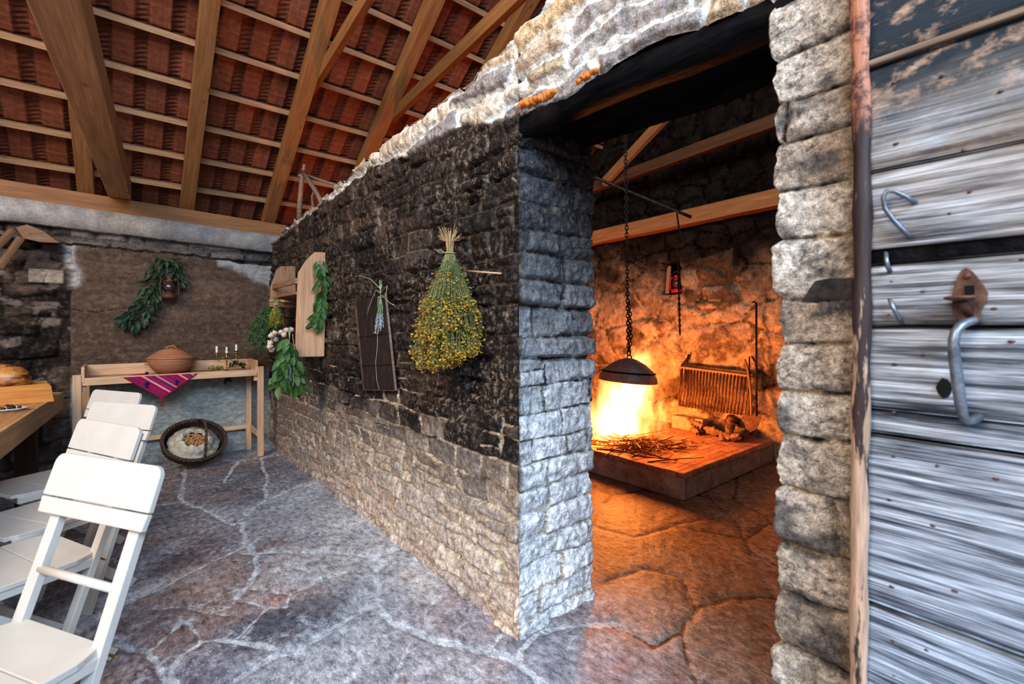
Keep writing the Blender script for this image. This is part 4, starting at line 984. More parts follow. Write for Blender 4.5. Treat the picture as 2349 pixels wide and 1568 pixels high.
for i in range(300):
    a = random.uniform(0, 6.28); r_ = .092*math.sqrt(random.random()); p = bp(r_, a, .008+.016*(1-(r_/.088)**2)+random.uniform(-.003, .006))
    m.blob(p, (.0125, .0055, .0045), 7, 5, M=Euler((random.uniform(-.5, .5)+.5, random.uniform(-.4, .4), random.uniform(0, 6.28))).to_matrix())
o = m.build('almonds', M['nut'], smooth=True, loc=(.53, 5.22, 0)); tag(o, 'heap of brown almonds in the mouth of the cloth sack', 'nuts', kind='stuff')
# ================================================================ GREENERY
def cluster(name, label, path, nleaf, L, W, mat, spread, cat='herbs', droop=.2, down=.5, out=(0, -1, 0), stem=M['stem'], group=None, fall=0, srad=.0022):
    """leafy branch: a stem along path with leaves; out = direction the leaves face"""
    path = [Vector(p) for p in path]; r = empty(name, path[0], 0, label, cat, group)
    P = [p-path[0] for p in path]; out = Vector(out)
    m = MB(); m.tube(P, srad, 6)
    lv = MB(); n = len(P)-1
    for i in range(nleaf):
        t_ = (i+random.random())/nleaf*n; k = min(int(t_), n-1); b = P[k].lerp(P[k+1], t_-k); d = (P[k+1]-P[k]).normalized()
        side = d.cross(out).normalized()*random.uniform(-1, 1)*spread[0]+out*random.uniform(0, 1)*spread[1]
        c = b+side; m.tube([b, c], srad*.5, 4, caps=False)
        dr = (d*random.uniform(.3, 1)+side.normalized()*random.uniform(.2, 1)*1.0+Vector((0, 0, -down))*random.random()).normalized()
        lv.leaf(c, dr, out+Vector((random.uniform(-.6, .6), random.uniform(-.6, .6), random.uniform(-.3, .9))), L*random.uniform(.7, 1.15), W*random.uniform(.8, 1.15), droop)
    lv.build('leaves', mat, r, smooth=True); m.build('stem', stem, r); return r
B_ = lambda u, v, y=5.62: at(u, v, 'Y', y)
r1 = cluster('bay_branch', 'dark green bay branch hanging diagonally on the back wall behind the lantern', [B_(380, 592), B_(368, 625), B_(352, 665), B_(335, 700), B_(312, 728), B_(292, 748)], 190, .075, .034, M['leafdark'], (.075, .05), down=.8)
cluster('bay_branch', 'short bay branch at the right of the back-wall lantern', [B_(378, 592), B_(398, 608), B_(408, 630), B_(412, 652)], 50, .07, .032, M['leafdark'], (.04, .04), down=.8)
# sprigs lying on the bench by the candelabrum
def sprig(name, label, pts, n, L, W, mat, sp, cat='herbs'):
    return cluster(name, label, pts, n, L, W, mat, sp, cat, down=.1, out=(0, -.3, 1), srad=.0014)
sprig('dried_flowers', 'small heap of dry yellowish sprigs on the bench left of the candelabrum', [(.66, 5.36, SZ+.012), (.72, 5.38, SZ+.02), (.78, 5.37, SZ+.012)], 130, .022, .012, pm('dry yellow sprig', (.20, .15, .04), (.45, .36, .13), 40, bump=0), (.035, .03))
sprig('green_sprig', 'dark green sprig on the bench right of the candelabrum', [(.83, 5.42, SZ+.02), (.88, 5.41, SZ+.045), (.93, 5.43, SZ+.05), (.97, 5.42, SZ+.02)], 90, .04, .014, M['leafdark'], (.03, .03))
cluster('green_sprig', 'dark green sprig hanging under the bench shelf near the right leg', [(.83, 5.47, .845), (.83, 5.46, .80), (.83, 5.46, .76)], 30, .045, .02, M['leafdark'], (.015, .01), down=1.2)
# lanterns
def lantern(loc, rz, label, mt, gl, s=1.0):
    r = empty('lantern', loc, rz, label, 'lantern'); r.scale = (s, s, s)
    m = MB(); m.lathe([(.001, 0), (.055, 0), (.058, .006), (.058, .03), (.045, .042), (.026, .048), (.026, .058), (.001, .058)], 24); m.build('fuel_tank', mt, r, smooth=True)
    m = MB(); m.lathe([(.024, .058), (.040, .078), (.044, .10), (.036, .128), (.026, .146), (.024, .146), (.034, .126), (.042, .10), (.038, .08), (.022, .06)], 24); m.build('glass_globe', gl, r, smooth=True)
    m = MB(); m.lathe([(.001, .144), (.034, .144), (.036, .152), (.024, .160), (.022, .182), (.030, .188), (.026, .198), (.001, .202)], 20); m.build('chimney_cap', mt, r, smooth=True)
    for s_ in (-1, 1): m = MB(); m.tube([(s_*x_, 0, z_) for x_, z_ in ((.05, .02), (.066, .035), (.070, .07), (.070, .13), (.060, .165), (.030, .176))], .0062, 8); m.build('side_tube', mt, r, smooth=True)
    m = MB(); m.tube([(math.cos(a)*.066, .0, .165+math.sin(a)*.075) for a in np.linspace(0, PI, 12)], .0016, 5); m.build('bail_handle', M['greysteel'], r)
    for z_ in (.09, .125): m = MB(); m.tube([(.046*math.cos(a), .046*math.sin(a), z_) for a in np.linspace(0, 2*PI, 20, endpoint=False)], .0014, 4, closed=True); m.build('guard_wire', mt, r)
    return r
lantern(at(389, 684, 'Y', 5.555), .2, 'old rusty kerosene lantern hanging on the back wall over bay leaves', M['rust'], M['glassdark'], 1.08)
# upside-down stool at the top left
st = empty('wooden_stool', (0, 0, 0), 0, 'small brown wooden stool hung sideways at the top of the dark masonry', 'stool')
sp0 = [at(u, v, 'Y', 5.52) for u, v in ((36, 521), (62, 514), (100, 530), (138, 557), (92, 555), (52, 546))]; st.location = sp0[0]
m = MB(); n = len(sp0); q = [p-sp0[0] for p in sp0]; m.add([(p.x, p.y, p.z) for p in q]+[(p.x, p.y+.12, p.z+.01) for p in q], [tuple(range(n)), tuple(range(n, 2*n))[::-1]]+[(i, (i+1) % n, n+(i+1) % n, n+i) for i in range(n)]); m.build('seat', M['stoolwood'], st, bevel=.004)
for (a, b) in (((48, 545), (-4, 615)), ((30, 528), (-10, 568))): p = at(*a, 'Y', 5.50)-sp0[0]; q_ = at(*b, 'Y', 5.42)-sp0[0]; beam('leg', p, q_, .04, .045, M['stoolwood'], st, bevel=.006)
# ---- rack by the corner
rk = empty('wall_rack', (XW-.01, 4.22, 1.06), 0, 'wall rack of pale pointed boards hanging near the back corner', 'rack')
def side(nm, y, poly, mat, th=.026): m = MB(); m.prism(poly, y, y+th, lambda x, z, t_: (z, t_, -x)); o = m.build(nm, mat, rk, bevel=.003); o.rotation_euler = (0, -PI/2, 0); return o
yf = 3.845-4.22
o = side('front_panel', yf, [(-.225, .01), (-.218, .30), (-.21, .55), (-.205, .66), (-.155, .75), (-.115, .80), (-.08, .835), (0.0, .84), (0, .30), (-.01, .005)], M['rackboard']); 
o = side('rear_panel', .36, [(-.24, .42), (-.235, .60), (-.185, .76), (-.15, .79), (-.03, .80), (-.02, .42)], M['rackold'])
M['rackboard_v'] = M['rackboard']
beam('shelf_board', (-.12, yf+.02, .505), (-.12, .44, .505), .20, .02, M['rackold'], rk)
beam('rail', (-.215, yf+.02, .60), (-.215, .40, .60), .02, .045, M['rackold'], rk)
beam('lower_rail', (-.20, yf+.02, .08), (-.20, .02, .08), .02, .05, M['rackold'], rk)
for zz in (.12, .24, .36): beam('back_slat', (-.02, yf+.02, zz), (-.02, .40, zz), .02, .07, M['darkwood'], rk)
def scoop():
    r = empty('wooden_scoop', at(640, 690, 'Y', 4.35), 0, 'pale wooden scoop lying at the front edge of the wall rack', 'spoon')
    m = MB(); m.lathe([(.001, -.012), (.022, -.010), (.034, 0), (.032, .006), (.001, .002)], 18, (-.03, 0, 0), (1.5, 1)); m.build('bowl', M['rackboard'], r, smooth=True)
    m = MB(); m.tube([(.01, 0, 0), (.06, 0, 0), (.15, .0, -.004)], [.014, .010, .009], 8); m.build('handle', M['rackboard'], r, smooth=True); return r
scoop()
# ---- herb bundles
def sprays(name, label, top, L, rad, nst, mat_l, mat_s, leafL, leafW, nl, lean=(0, 0), cat='herbs', depth=.6, tie=.12, flowers=None, group=None, tiemat=None, droopend=.0, stub=.1):
    """bundle tied near the top and hanging head down"""
    r = empty(name, top, 0, label, cat, group); m = MB(); lv = MB(); fl = MB()
    ux = Vector((RT[0], RT[1], 0)); uy = Vector((FW[0], FW[1], 0))
    for i in range(nst):
        a = random.uniform(0, 6.28); q = math.sqrt(random.random()); ll = L*(random.uniform(.72, 1))*(1-.12*q)
        e = ux*math.cos(a)*q*rad+uy*math.sin(a)*q*rad*depth+Vector((0, 0, -ll))+ux*lean[0]
        s0 = ux*math.cos(a)*q*.012; st_ = s0+Vector((0, 0, -L*tie)); midp = st_.lerp(e, .5)+Vector((0, 0, -.0))+(ux*math.cos(a)+uy*math.sin(a)*depth)*q*rad*.18
        tp = s0*2.6+Vector((0, 0, L*stub*random.uniform(.5, 1)))
        m.tube([tp, st_, midp, e], [.0015, .0014, .0012, .0007], 4, caps=False)
        for k in range(nl):
            t_ = .25+.75*(k+random.random())/nl
            b = (st_.lerp(midp, t_*2) if t_ < .5 else midp.lerp(e, t_*2-1)); d = Vector((random.uniform(-1, 1), random.uniform(-1, 1), random.uniform(-1.2, .2)))
            lv.leaf(b, d, (random.uniform(-1, 1), -1, .3), leafL*random.uniform(.6, 1.1), leafW, .1)
    m.build('stems', mat_s, r); lv.build('leaves', mat_l, r)
    tw = MB(); tw.tube([(.016*math.cos(a), .016*math.sin(a), -L*tie+.003*math.sin(a*3)) for a in np.linspace(0, 6.28, 16, endpoint=False)], .0032, 6, closed=True)
    p0 = Vector((-.016, 0, -L*tie)); tw.tube([p0, p0+Vector((-.03, -.005, .012)), p0+Vector((-.045, -.005, .0)), p0+Vector((-.02, -.005, -.008)), p0], .0015, 5)
    tw.build('twine', tiemat or M['twine'], r, smooth=True); return r
M['rosemary'] = pm('rosemary needles', (.035, .075, .025), (.11, .17, .07), 20, rough=.7, bump=0)
sprays('herb_bundle', 'bushy green herb bundle hanging left of the rack', at(637, 655, 'Y', 4.62), .62, .155, 170, M['rosemary'], M['rosemary'], .032, .008, 34, lean=(-.13, 0))
sprays('herb_bundle', 'small yellow flowered herb bundle under the scoop', at(634, 690, 'Y', 4.25), .24, .065, 40, pm('yellow green herb', (.16, .17, .02), (.42, .30, .03), 30, bump=0), M['stem'], .012, .008, 16)
G = lambda u, v, x=1.17: at(u, v, 'X', x)
cluster('bay_garland', 'garland of green bay leaves hanging on the pale front panel of the rack', [at(u, v, 'Y', 3.80) for u, v in ((733, 597), (738, 640), (737, 680), (731, 715), (720, 745))], 64, .085, .040, M['leaf'], (.028, .022), droop=.25, down=1.2, srad=.003)
cluster('basil_bunch', 'bright green leafy bunch hanging under the garlic', [at(u, v, 'Y', 3.80) for u, v in ((658, 775), (656, 800), (652, 830), (645, 860), (640, 885))], 48, .095, .048, M['leaf'], (.05, .04), droop=.25, down=.9)
cluster('basil_bunch', 'second bright green leafy bunch, lower and nearer the wall', [at(u, v, 'Y', 3.80) for u, v in ((660, 800), (668, 835), (680, 865), (694, 885))], 34, .095, .044, M['leaf'], (.04, .04), droop=.25, down=.9)
# garlic braid
gb = empty('garlic_braid', at(640, 762, 'Y', 3.92), 0, 'braid of pinkish garlic bulbs hanging at the lower end of the rack', 'garlic')
p0 = gb.location.copy()
for i, (u, v) in enumerate(((622, 770), (620, 787), (623, 802), (618, 795), (630, 764), (645, 762), (657, 757), (668, 756), (632, 778), (652, 768))):
    m = MB(); p = at(u, v, 'Y', 3.90+.02*(i % 3))-p0; m.lathe([(.001, -.017), (.012, -.016), (.021, -.007), (.0225, .001), (.018, .011), (.008, .018), (.004, .028), (.001, .030)], 14, (0, 0, 0), M=Euler((random.uniform(-1, 1), random.uniform(-1.4, 1.4), 0)).to_matrix()); o = m.build('garlic_bulb', M['garlic'], gb, smooth=True); o.location = p
m = MB(); m.tube([at(u, v, 'Y', 3.93)-p0 for u, v in ((620, 800), (622, 780), (632, 766), (650, 760), (672, 757))], .006, 6); m.build('braid', M['twine'], gb)
def lavender(name, label, p, L, rad, n, x=None, headL=.06, lean=0):
    r = empty(name, p, 0, label, 'lavender'); m = MB(); h = MB(); ux = Vector((RT[0], RT[1], 0))
    for i in range(n):
        s_ = random.uniform(-1, 1); e = ux*(s_*rad+lean)+Vector((0, -random.random()*.02, -L*random.uniform(.85, 1))); t0 = ux*(-s_*.010)+Vector((0, 0, L*.14*random.random()))
        k = ux*s_*.004+Vector((0, 0, -L*.25)); m.tube([t0, k, e], .0013, 4, caps=False)
        d = (e-k).normalized()
        for j in range(14): q = e-d*headL*(j/14); h.blob(q+Vector((random.uniform(-.004, .004), random.uniform(-.004, .004), 0)), (.0036, .0036, .0046), 6, 4)
    m.build('stems', M['sage'], r); h.build('flower_heads', M['lav'], r, smooth=True)
    tw = MB(); z_ = -L*.24
    tw.tube([(.011*math.cos(a), .011*math.sin(a), z_) for a in np.linspace(0, 6.28, 12, endpoint=False)], .003, 6, closed=True); tw.build('twine', M['twine'], r); return r, tw
lavender('lavender_bundle', 'dry lavender bundle hanging between garlic and rack panel', at(664, 762, 'Y', 3.78), .36, .022, 16, lean=-.012, headL=.15)
r, _ = lavender('lavender_bundle', 'small lavender bundle with straw bow hung above the rusty panel', at(873, 655, 'X', XW-.035), .30, .040, 16, headL=.085)
m = MB()
for pts in (((873, 672), (862, 665), (848, 700), (842, 722)), ((873, 675), (895, 695), (905, 700)), ((873, 672), (888, 655), (885, 680), (873, 676)), ((873, 662), (850, 640), (825, 632), (812, 634)), ((868, 680), (866, 705))): m.tube([at(u, v, 'X', XW-.045)-r.location for u, v in pts], .0022, 5)
m.build('straw_bow', M['twine'], r, smooth=True)
m = MB(); m.tube([at(u, v, 'X', XW-.03) for u, v in ((866, 758), (866, 790), (862, 830), (864, 870), (870, 893))], .0016, 5); tag(m.build('string', M['twine'], smooth=True), 'thin string hanging from the lavender over the rusty panel', 'string')
m = MB(); m.tube([at(u, v, 'Y', 3.77) for u, v in ((671, 765), (675, 800), (674, 850), (672, 890), (667, 915))], .0022, 5); tag(m.build('string', M['twine'], smooth=True), 'pale string hanging down beside the leafy bunches', 'string')
# rusty panel with frame
pn = empty('rusty_panel', at(860, 790, 'X', XW-.02), 0, 'dark rusty iron panel hung on the sooty partition wall', 'panel'); p0 = pn.location.copy()
qd = [at(u, v, 'X', XW-.02)-p0 for u, v in ((818, 690), (888, 672), (912, 895), (838, 893))]
m = MB(); m.add([tuple(p) for p in qd]+[(p.x-.006, p.y, p.z) for p in qd], [(0, 1, 2, 3), (7, 6, 5, 4)]+[(i, (i+1) % 4, 4+(i+1) % 4, 4+i) for i in range(4)])
t = NT('rusty sheet'); n1 = t.noise(16, 5, .65, sc3=(1, 5, .6)); c = t.mix(t.mr(n1, .35, .65), (.016, .011, .010), (.05, .030, .026)); c = t.mix(t.mr(t.noise(7, 4, .7, sc3=(1, 5, .8)), .56, .66), c, (.11, .042, .03)); t.base(c, .65, .2); t.bump(n1, .6, .004)
m.build('sheet', t.m, pn)
for a, b in ((1, 2), (2, 3), (0, 3)): m = MB(); m.bar(qd[a]+Vector((-.010, 0, 0)), qd[b]+Vector((-.010, 0, 0)), .006, .012, up=(1, 0, 0)); m.build('frame_bar', M['oldwood'] if a == 1 else M['rust'], pn)
for k in (.42, .74): m = MB(); m.bar(qd[0].lerp(qd[3], k)+Vector((-.008, 0, 0)), qd[1].lerp(qd[2], k)+Vector((-.008, 0, 0)), .003, .006, up=(1, 0, 0)); m.build('seam', M['iron'], pn)
# iron nail plate, stick, wire ring
m = MB(); a = at(1018, 545, 'X', XW-.05); b = at(1072, 547, 'X', XW-.01); m.bar(a, b, .05, .014); tag(m.build('iron_peg', M['rust'], bevel=.002), 'flat rusty iron peg driven in the wall behind the yellow bouquet', 'peg')
m = MB(); m.tube([at(1070, 621, 'X', XW-.05), at(1110, 624, 'X', XW-.04), at(1150, 627, 'X', XW-.012)], .0045, 7); tag(m.build('wooden_stick', M['rackboard'], smooth=True), 'short pale stick stuck in a joint right of the bouquet', 'stick')
c0 = at(1285, 650, 'Y', YC-.025); m = MB(); m.tube([(c0.x+.030*math.cos(a), c0.y, c0.z+.040*math.sin(a)) for a in np.linspace(0, 6.28, 28, endpoint=False)], .0016, 5, closed=True); m.tube([c0+Vector((0, 0, .04)), at(1285, 600, 'Y', YC-.025), at(1284, 520, 'Y', YC-.02)], .0025, 5); tag(m.build('wire_ring', M['iron']), 'thin wire ring hanging on the end face of the wall', 'ring')
# ---- yellow bouquet
def bouquet():
    top = at(1032, 575, 'X', 1.15); r = empty('flower_bouquet', top, 0, 'big dried bouquet of yellow flowers hanging head down on the sooty wall', 'bouquet')
    r.scale = (1.06, 1.0, .91); ux = Vector((RT[0], RT[1], 0)); uy = Vector((FW[0], FW[1], 0)); m = MB(); fl = MB(); bn_ = MB(); gr = MB(); dry = MB()
    prof = [(0, .012), (.06, .030), (.15, .070), (.25, .112), (.35, .145), (.45, .152), (.53, .135), (.60, .09), (.66, .05)]
    R_ = lambda z: float(np.interp(z, [p[0] for p in prof], [p[1] for p in prof]))
    for i in range(620):
        a = random.uniform(0, 6.28); q = math.sqrt(random.random()); zl = random.uniform(.26, .60) if random.random() < .80 else random.uniform(.12, .3)
        x_ = q*math.cos(a); y_ = q*math.sin(a); lf = (.60-.07*x_ if x_ > -.1 else .645); zl = min(zl, lf-.05*q)
        R = R_(zl); e = ux*x_*R+uy*y_*R*.72-uy*.0+Vector((0, 0, -zl))+ux*(-.055*max(0, zl-.42)/.2 if x_ < 0 else -.01)
        z1 = zl*.5; R1 = R_(z1); k = ux*(x_*R1*.85+random.gauss(0, .007))+uy*y_*R1*.6+Vector((0, 0, -z1)); s0 = ux*x_*.014+uy*y_*.012
        tp = s0*1.0+ux*x_*.018+Vector((0, 0, .10*random.uniform(.7, 1.2))); m.tube([s0, k, e], [.0014, .0012, .0008], 4, caps=False)
        if i < 60: dry.tube([s0+Vector((0, 0, .0)), s0*1.3+Vector((0, 0, .045)), tp+ux*x_*.022+Vector((0, 0, random.uniform(-.03, .02)))], .0014, 4, caps=False)
        for j in range(random.randint(8, 12)):
            c = e+Vector((random.gauss(0, .011), random.gauss(0, .011), random.gauss(.006, .013))); s_ = random.choice((.0025, .0035, .0045, .0065))
            m.tube([e.lerp(k, random.uniform(.05, .25)), c], .0006, 3, caps=False)
            (fl if random.random() < .72 else bn_).blob(c, (s_*random.uniform(.7, 1.2), s_*random.uniform(.7, 1.2), s_*random.uniform(.5, 1)), 6, 4, M=Euler((random.random()*3, random.random()*3, 0)).to_matrix(), jit=.25)
        for j in range(9): t_ = random.random(); b = k.lerp(e, t_) if j > 3 else s0.lerp(k, .35+.65*t_); gr.leaf(b, (random.uniform(-1, 1), random.uniform(-1, 1), random.uniform(-1, .3)), (random.uniform(-1, 1), -1, .5), .017, .0045, .1)
    m.build('stems', M['stem'], r); dry.build('cut_stems', M['drystem'], r); fl.build('flowers', M['yellow'], r); bn_.build('seed_heads', pm('dry brown heads', (.20, .10, .02), (.36, .20, .05), 30, bump=0), r); gr.build('leaves', M['rosemary'], r)
    tw = MB(); tw.tube([(.024*math.cos(a), .024*math.sin(a), -.012) for a in np.linspace(0, 6.28, 18, endpoint=False)], .0022, 6, closed=True)
    q0 = ux*-.022-uy*.012+Vector((0, 0, -.010)); tw.tube([q0, q0-ux*.018+Vector((0, 0, .016)), q0-ux*.03+Vector((0, 0, .004)), q0-ux*.015+Vector((0, 0, -.004)), q0], .0016, 5); tw.tube([q0, q0-ux*.045+Vector((0, 0, .016))], .0014, 5)
    tw.tube([-uy*.024+Vector((0, 0, -.01)), -uy*.03+Vector((.004, 0, .03)), -uy*.03+Vector((.004, 0, .055))], .0016, 5); tw.build('twine', M['twine'], r, smooth=True)
bouquet()
# ---- old trestle frame on top of the wall
fr = empty('driftwood_frame', (1.42, 4.45, 2.35), 0, 'grey weathered wooden frame of crooked poles standing on the wall top', 'frame')
def pole(nm, pts, r_, mat=M['oldwood']): m = MB(); m.tube([at(u, v, 'X', x)-fr.location for u, v, x in pts], r_, 8); return m.build(nm, mat, fr, smooth=True)
pole('upright', [(686, 510, 1.42), (688, 460, 1.42), (692, 415, 1.42), (698, 376, 1.42)], [.028, .026, .024, .012]); pole('slanted_pole', [(694, 392, 1.42), (712, 420, 1.40), (728, 445, 1.38), (745, 480, 1.36)], [.02, .022, .02, .022])
pole('cross_pole', [(705, 402, 1.42), (740, 415, 1.5), (775, 425, 1.6)], [.014, .014, .012]); pole('curved_root', [(705, 500, 1.44), (718, 470, 1.44), (716, 450, 1.44), (724, 430, 1.44)], [.014, .014, .012, .012]); pole('short_brace', [(690, 402, 1.42), (684, 404, 1.40)], [.02, .012])
# ================================================================ FIRE ROOM
HX0, HX1, HY0, HY1, HZ = 3.228, 4.855, 1.855, 5.6, .205
he = empty('hearth', ((HX0+HX1)/2, (HY0+HY1)/2, 0), 0, 'low concrete fire platform topped with terracotta bricks', 'hearth'); hl = he.location
m = MB(); m.box((0, 0, (HZ-.035)/2), (HX1-HX0, HY1-HY0, HZ-.035))
m.build('concrete_base', pm('hearth concrete', (.24, .20, .17), (.40, .35, .30), 8, rough=.95, bump=.7, dist=.012, fine=50), he, bevel=.012)
def bricktop():
    x = np.arange(HX0-.004, HX1, .008); y = np.arange(HY0-.004, HY1, .010); X, Y = np.meshgrid(x, y, indexing='ij')
    by = .065; bx = .25; row = np.floor((Y-HY0)/by); sx = (X-HX0)/bx+.5*(row % 2)+.1*_h(row, row*0, 3); fx = (sx-np.floor(sx))*bx; fy = (Y-HY0)-row*by
    d = np.minimum(np.minimum(fx, bx-fx), np.minimum(fy, by-fy)); r_ = _h(row, np.floor(sx), 901)
    C = mixc(np.broadcast_to(col(.36, .17, .11), X.shape+(3,)), col(.50, .27, .18), r_); C = C*(.75+.5*fbm(X*7, Y*7, 902))[..., None]
    C = mixc(C, col(.05, .04, .035), np.clip(gauss(X, Y, 3.55, 2.8, .45, .45)*1.0*fbm(X*5, Y*5, 9)*1.2, 0, .8))
    edge = np.minimum(X-HX0, Y-HY0); Z = HZ+.004*(1-np.exp(-d/.004))-.004+.004*(r_-.5)+.004*(fbm(X*14, Y*14, 903)-.5)
    Z = np.where(edge < .0, HZ-.036, Z)
    o = gridmesh('brick_top', np.stack([X-hl.x, Y-hl.y, Z], -1), MBR, {'jd': d, 'fl': X*0}, {'Col': C, 'MCol': C*.42}, parent=he)
MBR = stonemat('hearth bricks', jw=.0035, edge=.002, amp=.004, fleck=.35, fscale=30, bump=.4, rough=.85)
bricktop()
FC = Vector((3.72, 2.84, HZ))
# flames: soft glowing volumes inside tongue-shaped hulls
def flame_mat():
    m = bpy.data.materials.new('flame'); m.use_nodes = True; t = m.node_tree; t.nodes.clear()
    out = t.nodes.new('ShaderNodeOutputMaterial'); vol = t.nodes.new('ShaderNodeEmission')
    vol = t.nodes.new('ShaderNodeVolumePrincipled'); vol.inputs['Density'].default_value = 0.0
    tc = t.nodes.new('ShaderNodeTexCoord')
    def mp(loc, sc):
        x = t.nodes.new('ShaderNodeMapping'); x.inputs['Location'].default_value = loc; x.inputs['Scale'].default_value = sc; t.links.new(tc.outputs['Object'], x.inputs[0]); return x.outputs[0]
    def ns(v, s, d, ro=.55):
        x = t.nodes.new('ShaderNodeTexNoise'); x.inputs['Scale'].default_value = s; x.inputs['Detail'].default_value = d; x.inputs['Roughness'].default_value = ro; t.links.new(v, x.inputs['Vector']); return x
    def M_(op, a, b=0.0, c=0.0, clamp=False):
        x = t.nodes.new('ShaderNodeMath'); x.operation = op; x.use_clamp = clamp
        for i, k in enumerate((a, b, c)):
            if hasattr(k, 'is_output'): t.links.new(k, x.inputs[i])
            else: x.inputs[i].default_value = k
        return x.outputs[0]
    wv = ns(mp((0, 0, 0), (1, 1, .45)), 5, 2)
    sep = t.nodes.new('ShaderNodeSeparateXYZ'); t.links.new(tc.outputs['Object'], sep.inputs[0])
    wc = t.nodes.new('ShaderNodeSeparateXYZ'); t.links.new(wv.outputs['Color'], wc.inputs[0])
    amp = M_('MULTIPLY', sep.outputs[2], .55)
    x = M_('ADD', sep.outputs[0], M_('MULTIPLY', M_('SUBTRACT', wc.outputs[0], .5), amp)); y = M_('ADD', sep.outputs[1], M_('MULTIPLY', M_('SUBTRACT', wc.outputs[1], .5), amp)); z = sep.outputs[2]
    # lean of the plume toward the viewer's right (+x -y)
    lean = M_('MULTIPLY', M_('POWER', M_('MAXIMUM', z, 0.0), 1.8), .34); x = M_('SUBTRACT', x, M_('MULTIPLY', lean, .85)); y = M_('ADD', y, M_('MULTIPLY', lean, .55))
    r = M_('SQRT', M_('ADD', M_('MULTIPLY', x, x), M_('MULTIPLY', y, y)))
    rmax = t.nodes.new('ShaderNodeValToRGB'); rmax.color_ramp.interpolation = 'EASE'; t.links.new(M_('DIVIDE', z, 1.05), rmax.inputs[0])
    cr = rmax.color_ramp; cr.elements[0].position = 0; cr.elements[0].color = (.30,)*3+(1,); cr.elements[1].position = 1; cr.elements[1].color = (0, 0, 0, 1)
    for p, v in ((.18, .33), (.45, .27), (.7, .14), (.88, .045)): e = cr.elements.new(p); e.color = (v*1.15, v*1.15, v*1.15, 1)
    tongue = ns(mp((3, 1, 0), (1, 1, .28)), 9, 3, .6)
    rad = M_('MULTIPLY', rmax.outputs[0], M_('MULTIPLY_ADD', tongue.outputs[0], 3.4, -.72))
    d = M_('SUBTRACT', 1.0, M_('DIVIDE', r, M_('MAXIMUM', rad, .01)), clamp=True)
    soft = M_('MULTIPLY', M_('POWER', d, 1.2), 1.0)
    hts = t.nodes.new('ShaderNodeMapRange'); t.links.new(z, hts.inputs[0]); hts.inputs[1].default_value = .35; hts.inputs[2].default_value = 1.1; hts.inputs[3].default_value = 1; hts.inputs[4].default_value = .30
    st = M_('MULTIPLY', M_('MULTIPLY', soft, hts.outputs[0]), 17.0)
    ramp = t.nodes.new('ShaderNodeValToRGB'); t.links.new(M_('MULTIPLY', d, hts.outputs[0]), ramp.inputs[0]); c2 = ramp.color_ramp
    c2.elements[0].color = (1, .22, .03, 1); c2.elements[1].position = .6; c2.elements[1].color = (1, .62, .26, 1); e = c2.elements.new(.2); e.color = (1, .40, .09, 1)
    t.links.new(ramp.outputs[0], vol.inputs['Emission Color']); t.links.new(st, vol.inputs['Emission Strength'])
    t.links.new(vol.outputs[0], out.inputs['Volume'])
    return m
MFL = flame_mat()
fi = empty('fire', FC, 0, 'bright yellow-white open fire burning under the iron lid', 'fire')
m = MB(); pr = [(.001, .0), (.40, .0), (.48, .12), (.52, .35), (.55, .6), (.50, .85), (.36, 1.05), (.001, 1.12)]
m.lathe(pr, 24, (.06, -.03, .01)); fo = m.build('flames', MFL, fi, smooth=True); tag(fo, kind='stuff')
MFL.cycles.volume_step_rate = .6
# embers
t = NT('embers'); n1 = t.noise(30, 5, .7); t.base((.02, .015, .012), .9); t.b.inputs['Emission Color'].default_value = (1, .25, .04, 1); t.l(t.mr(n1, .48, .65, 0, 9), t.b.inputs['Emission Strength'])
m = MB()
for i in range(120):
    a = random.uniform(0, 6.28); q = math.sqrt(random.random())*.30; m.blob((q*math.cos(a), q*math.sin(a), .015+random.random()*.03*(1-q*2)), [random.uniform(.01, .026) for _ in range(3)], 6, 4, jit=.2)
tag(m.build('embers', t.m, fi), kind='stuff')
# brushwood: countable sticks lying on and around the fire
def twig(i, c, a, L, z, label, curv, tilt, grp):
    m = MB(); n = 7; r_ = random.uniform(.0030, .0065); pts = []
    for k in range(n):
        t_ = k/(n-1)-.5; pts.append((t_*L, curv*(.25-t_*t_)*L*2+random.uniform(-.004, .004), tilt*t_*L+random.uniform(-.003, .003)+.04*abs(curv)*(.25-t_*t_)))
    zm = min(p[2] for p in pts); pts = [(p[0], p[1], p[2]-zm*.6) for p in pts]
    m.tube(pts, [r_*(1.15-.6*k/(n-1)) for k in range(n)], 5)
    if random.random() < .5: p = Vector(pts[3]); m.tube([p, p+Vector((.05, .04*random.choice((-1, 1)), .015)), p+Vector((.1, .06*random.choice((-1, 1)), .02))], r_*.5, 4)
    o = m.build('twig', M['twig']); o.location = (c[0], c[1], z+r_+.002); o.rotation_euler = (0, 0, a); tag(o, label, 'twig', grp)
for i in range(120):
    q = random.gauss(0, 1); c = (3.62+random.gauss(0, .16), 2.50+random.gauss(0, .16)); lay = random.random()
    twig(i, c, random.gauss(-.55, .7), random.uniform(.2, .46), HZ+.10*lay*math.exp(-((c[0]-3.62)**2+(c[1]-2.5)**2)/.05), 'brown vine twig in the brushwood heap at the foot of the fire', random.uniform(-.5, .5), random.uniform(-.25, .25), 'brushwood heap')
for i in range(16):
    c = (random.uniform(3.75, 4.25), random.uniform(2.2, 2.5)); twig(i, c, random.gauss(-.7, .5), random.uniform(.06, .16), HZ, 'small loose twig on the bare bricks right of the fire', random.uniform(-.3, .3), 0, 'loose twigs on the hearth')
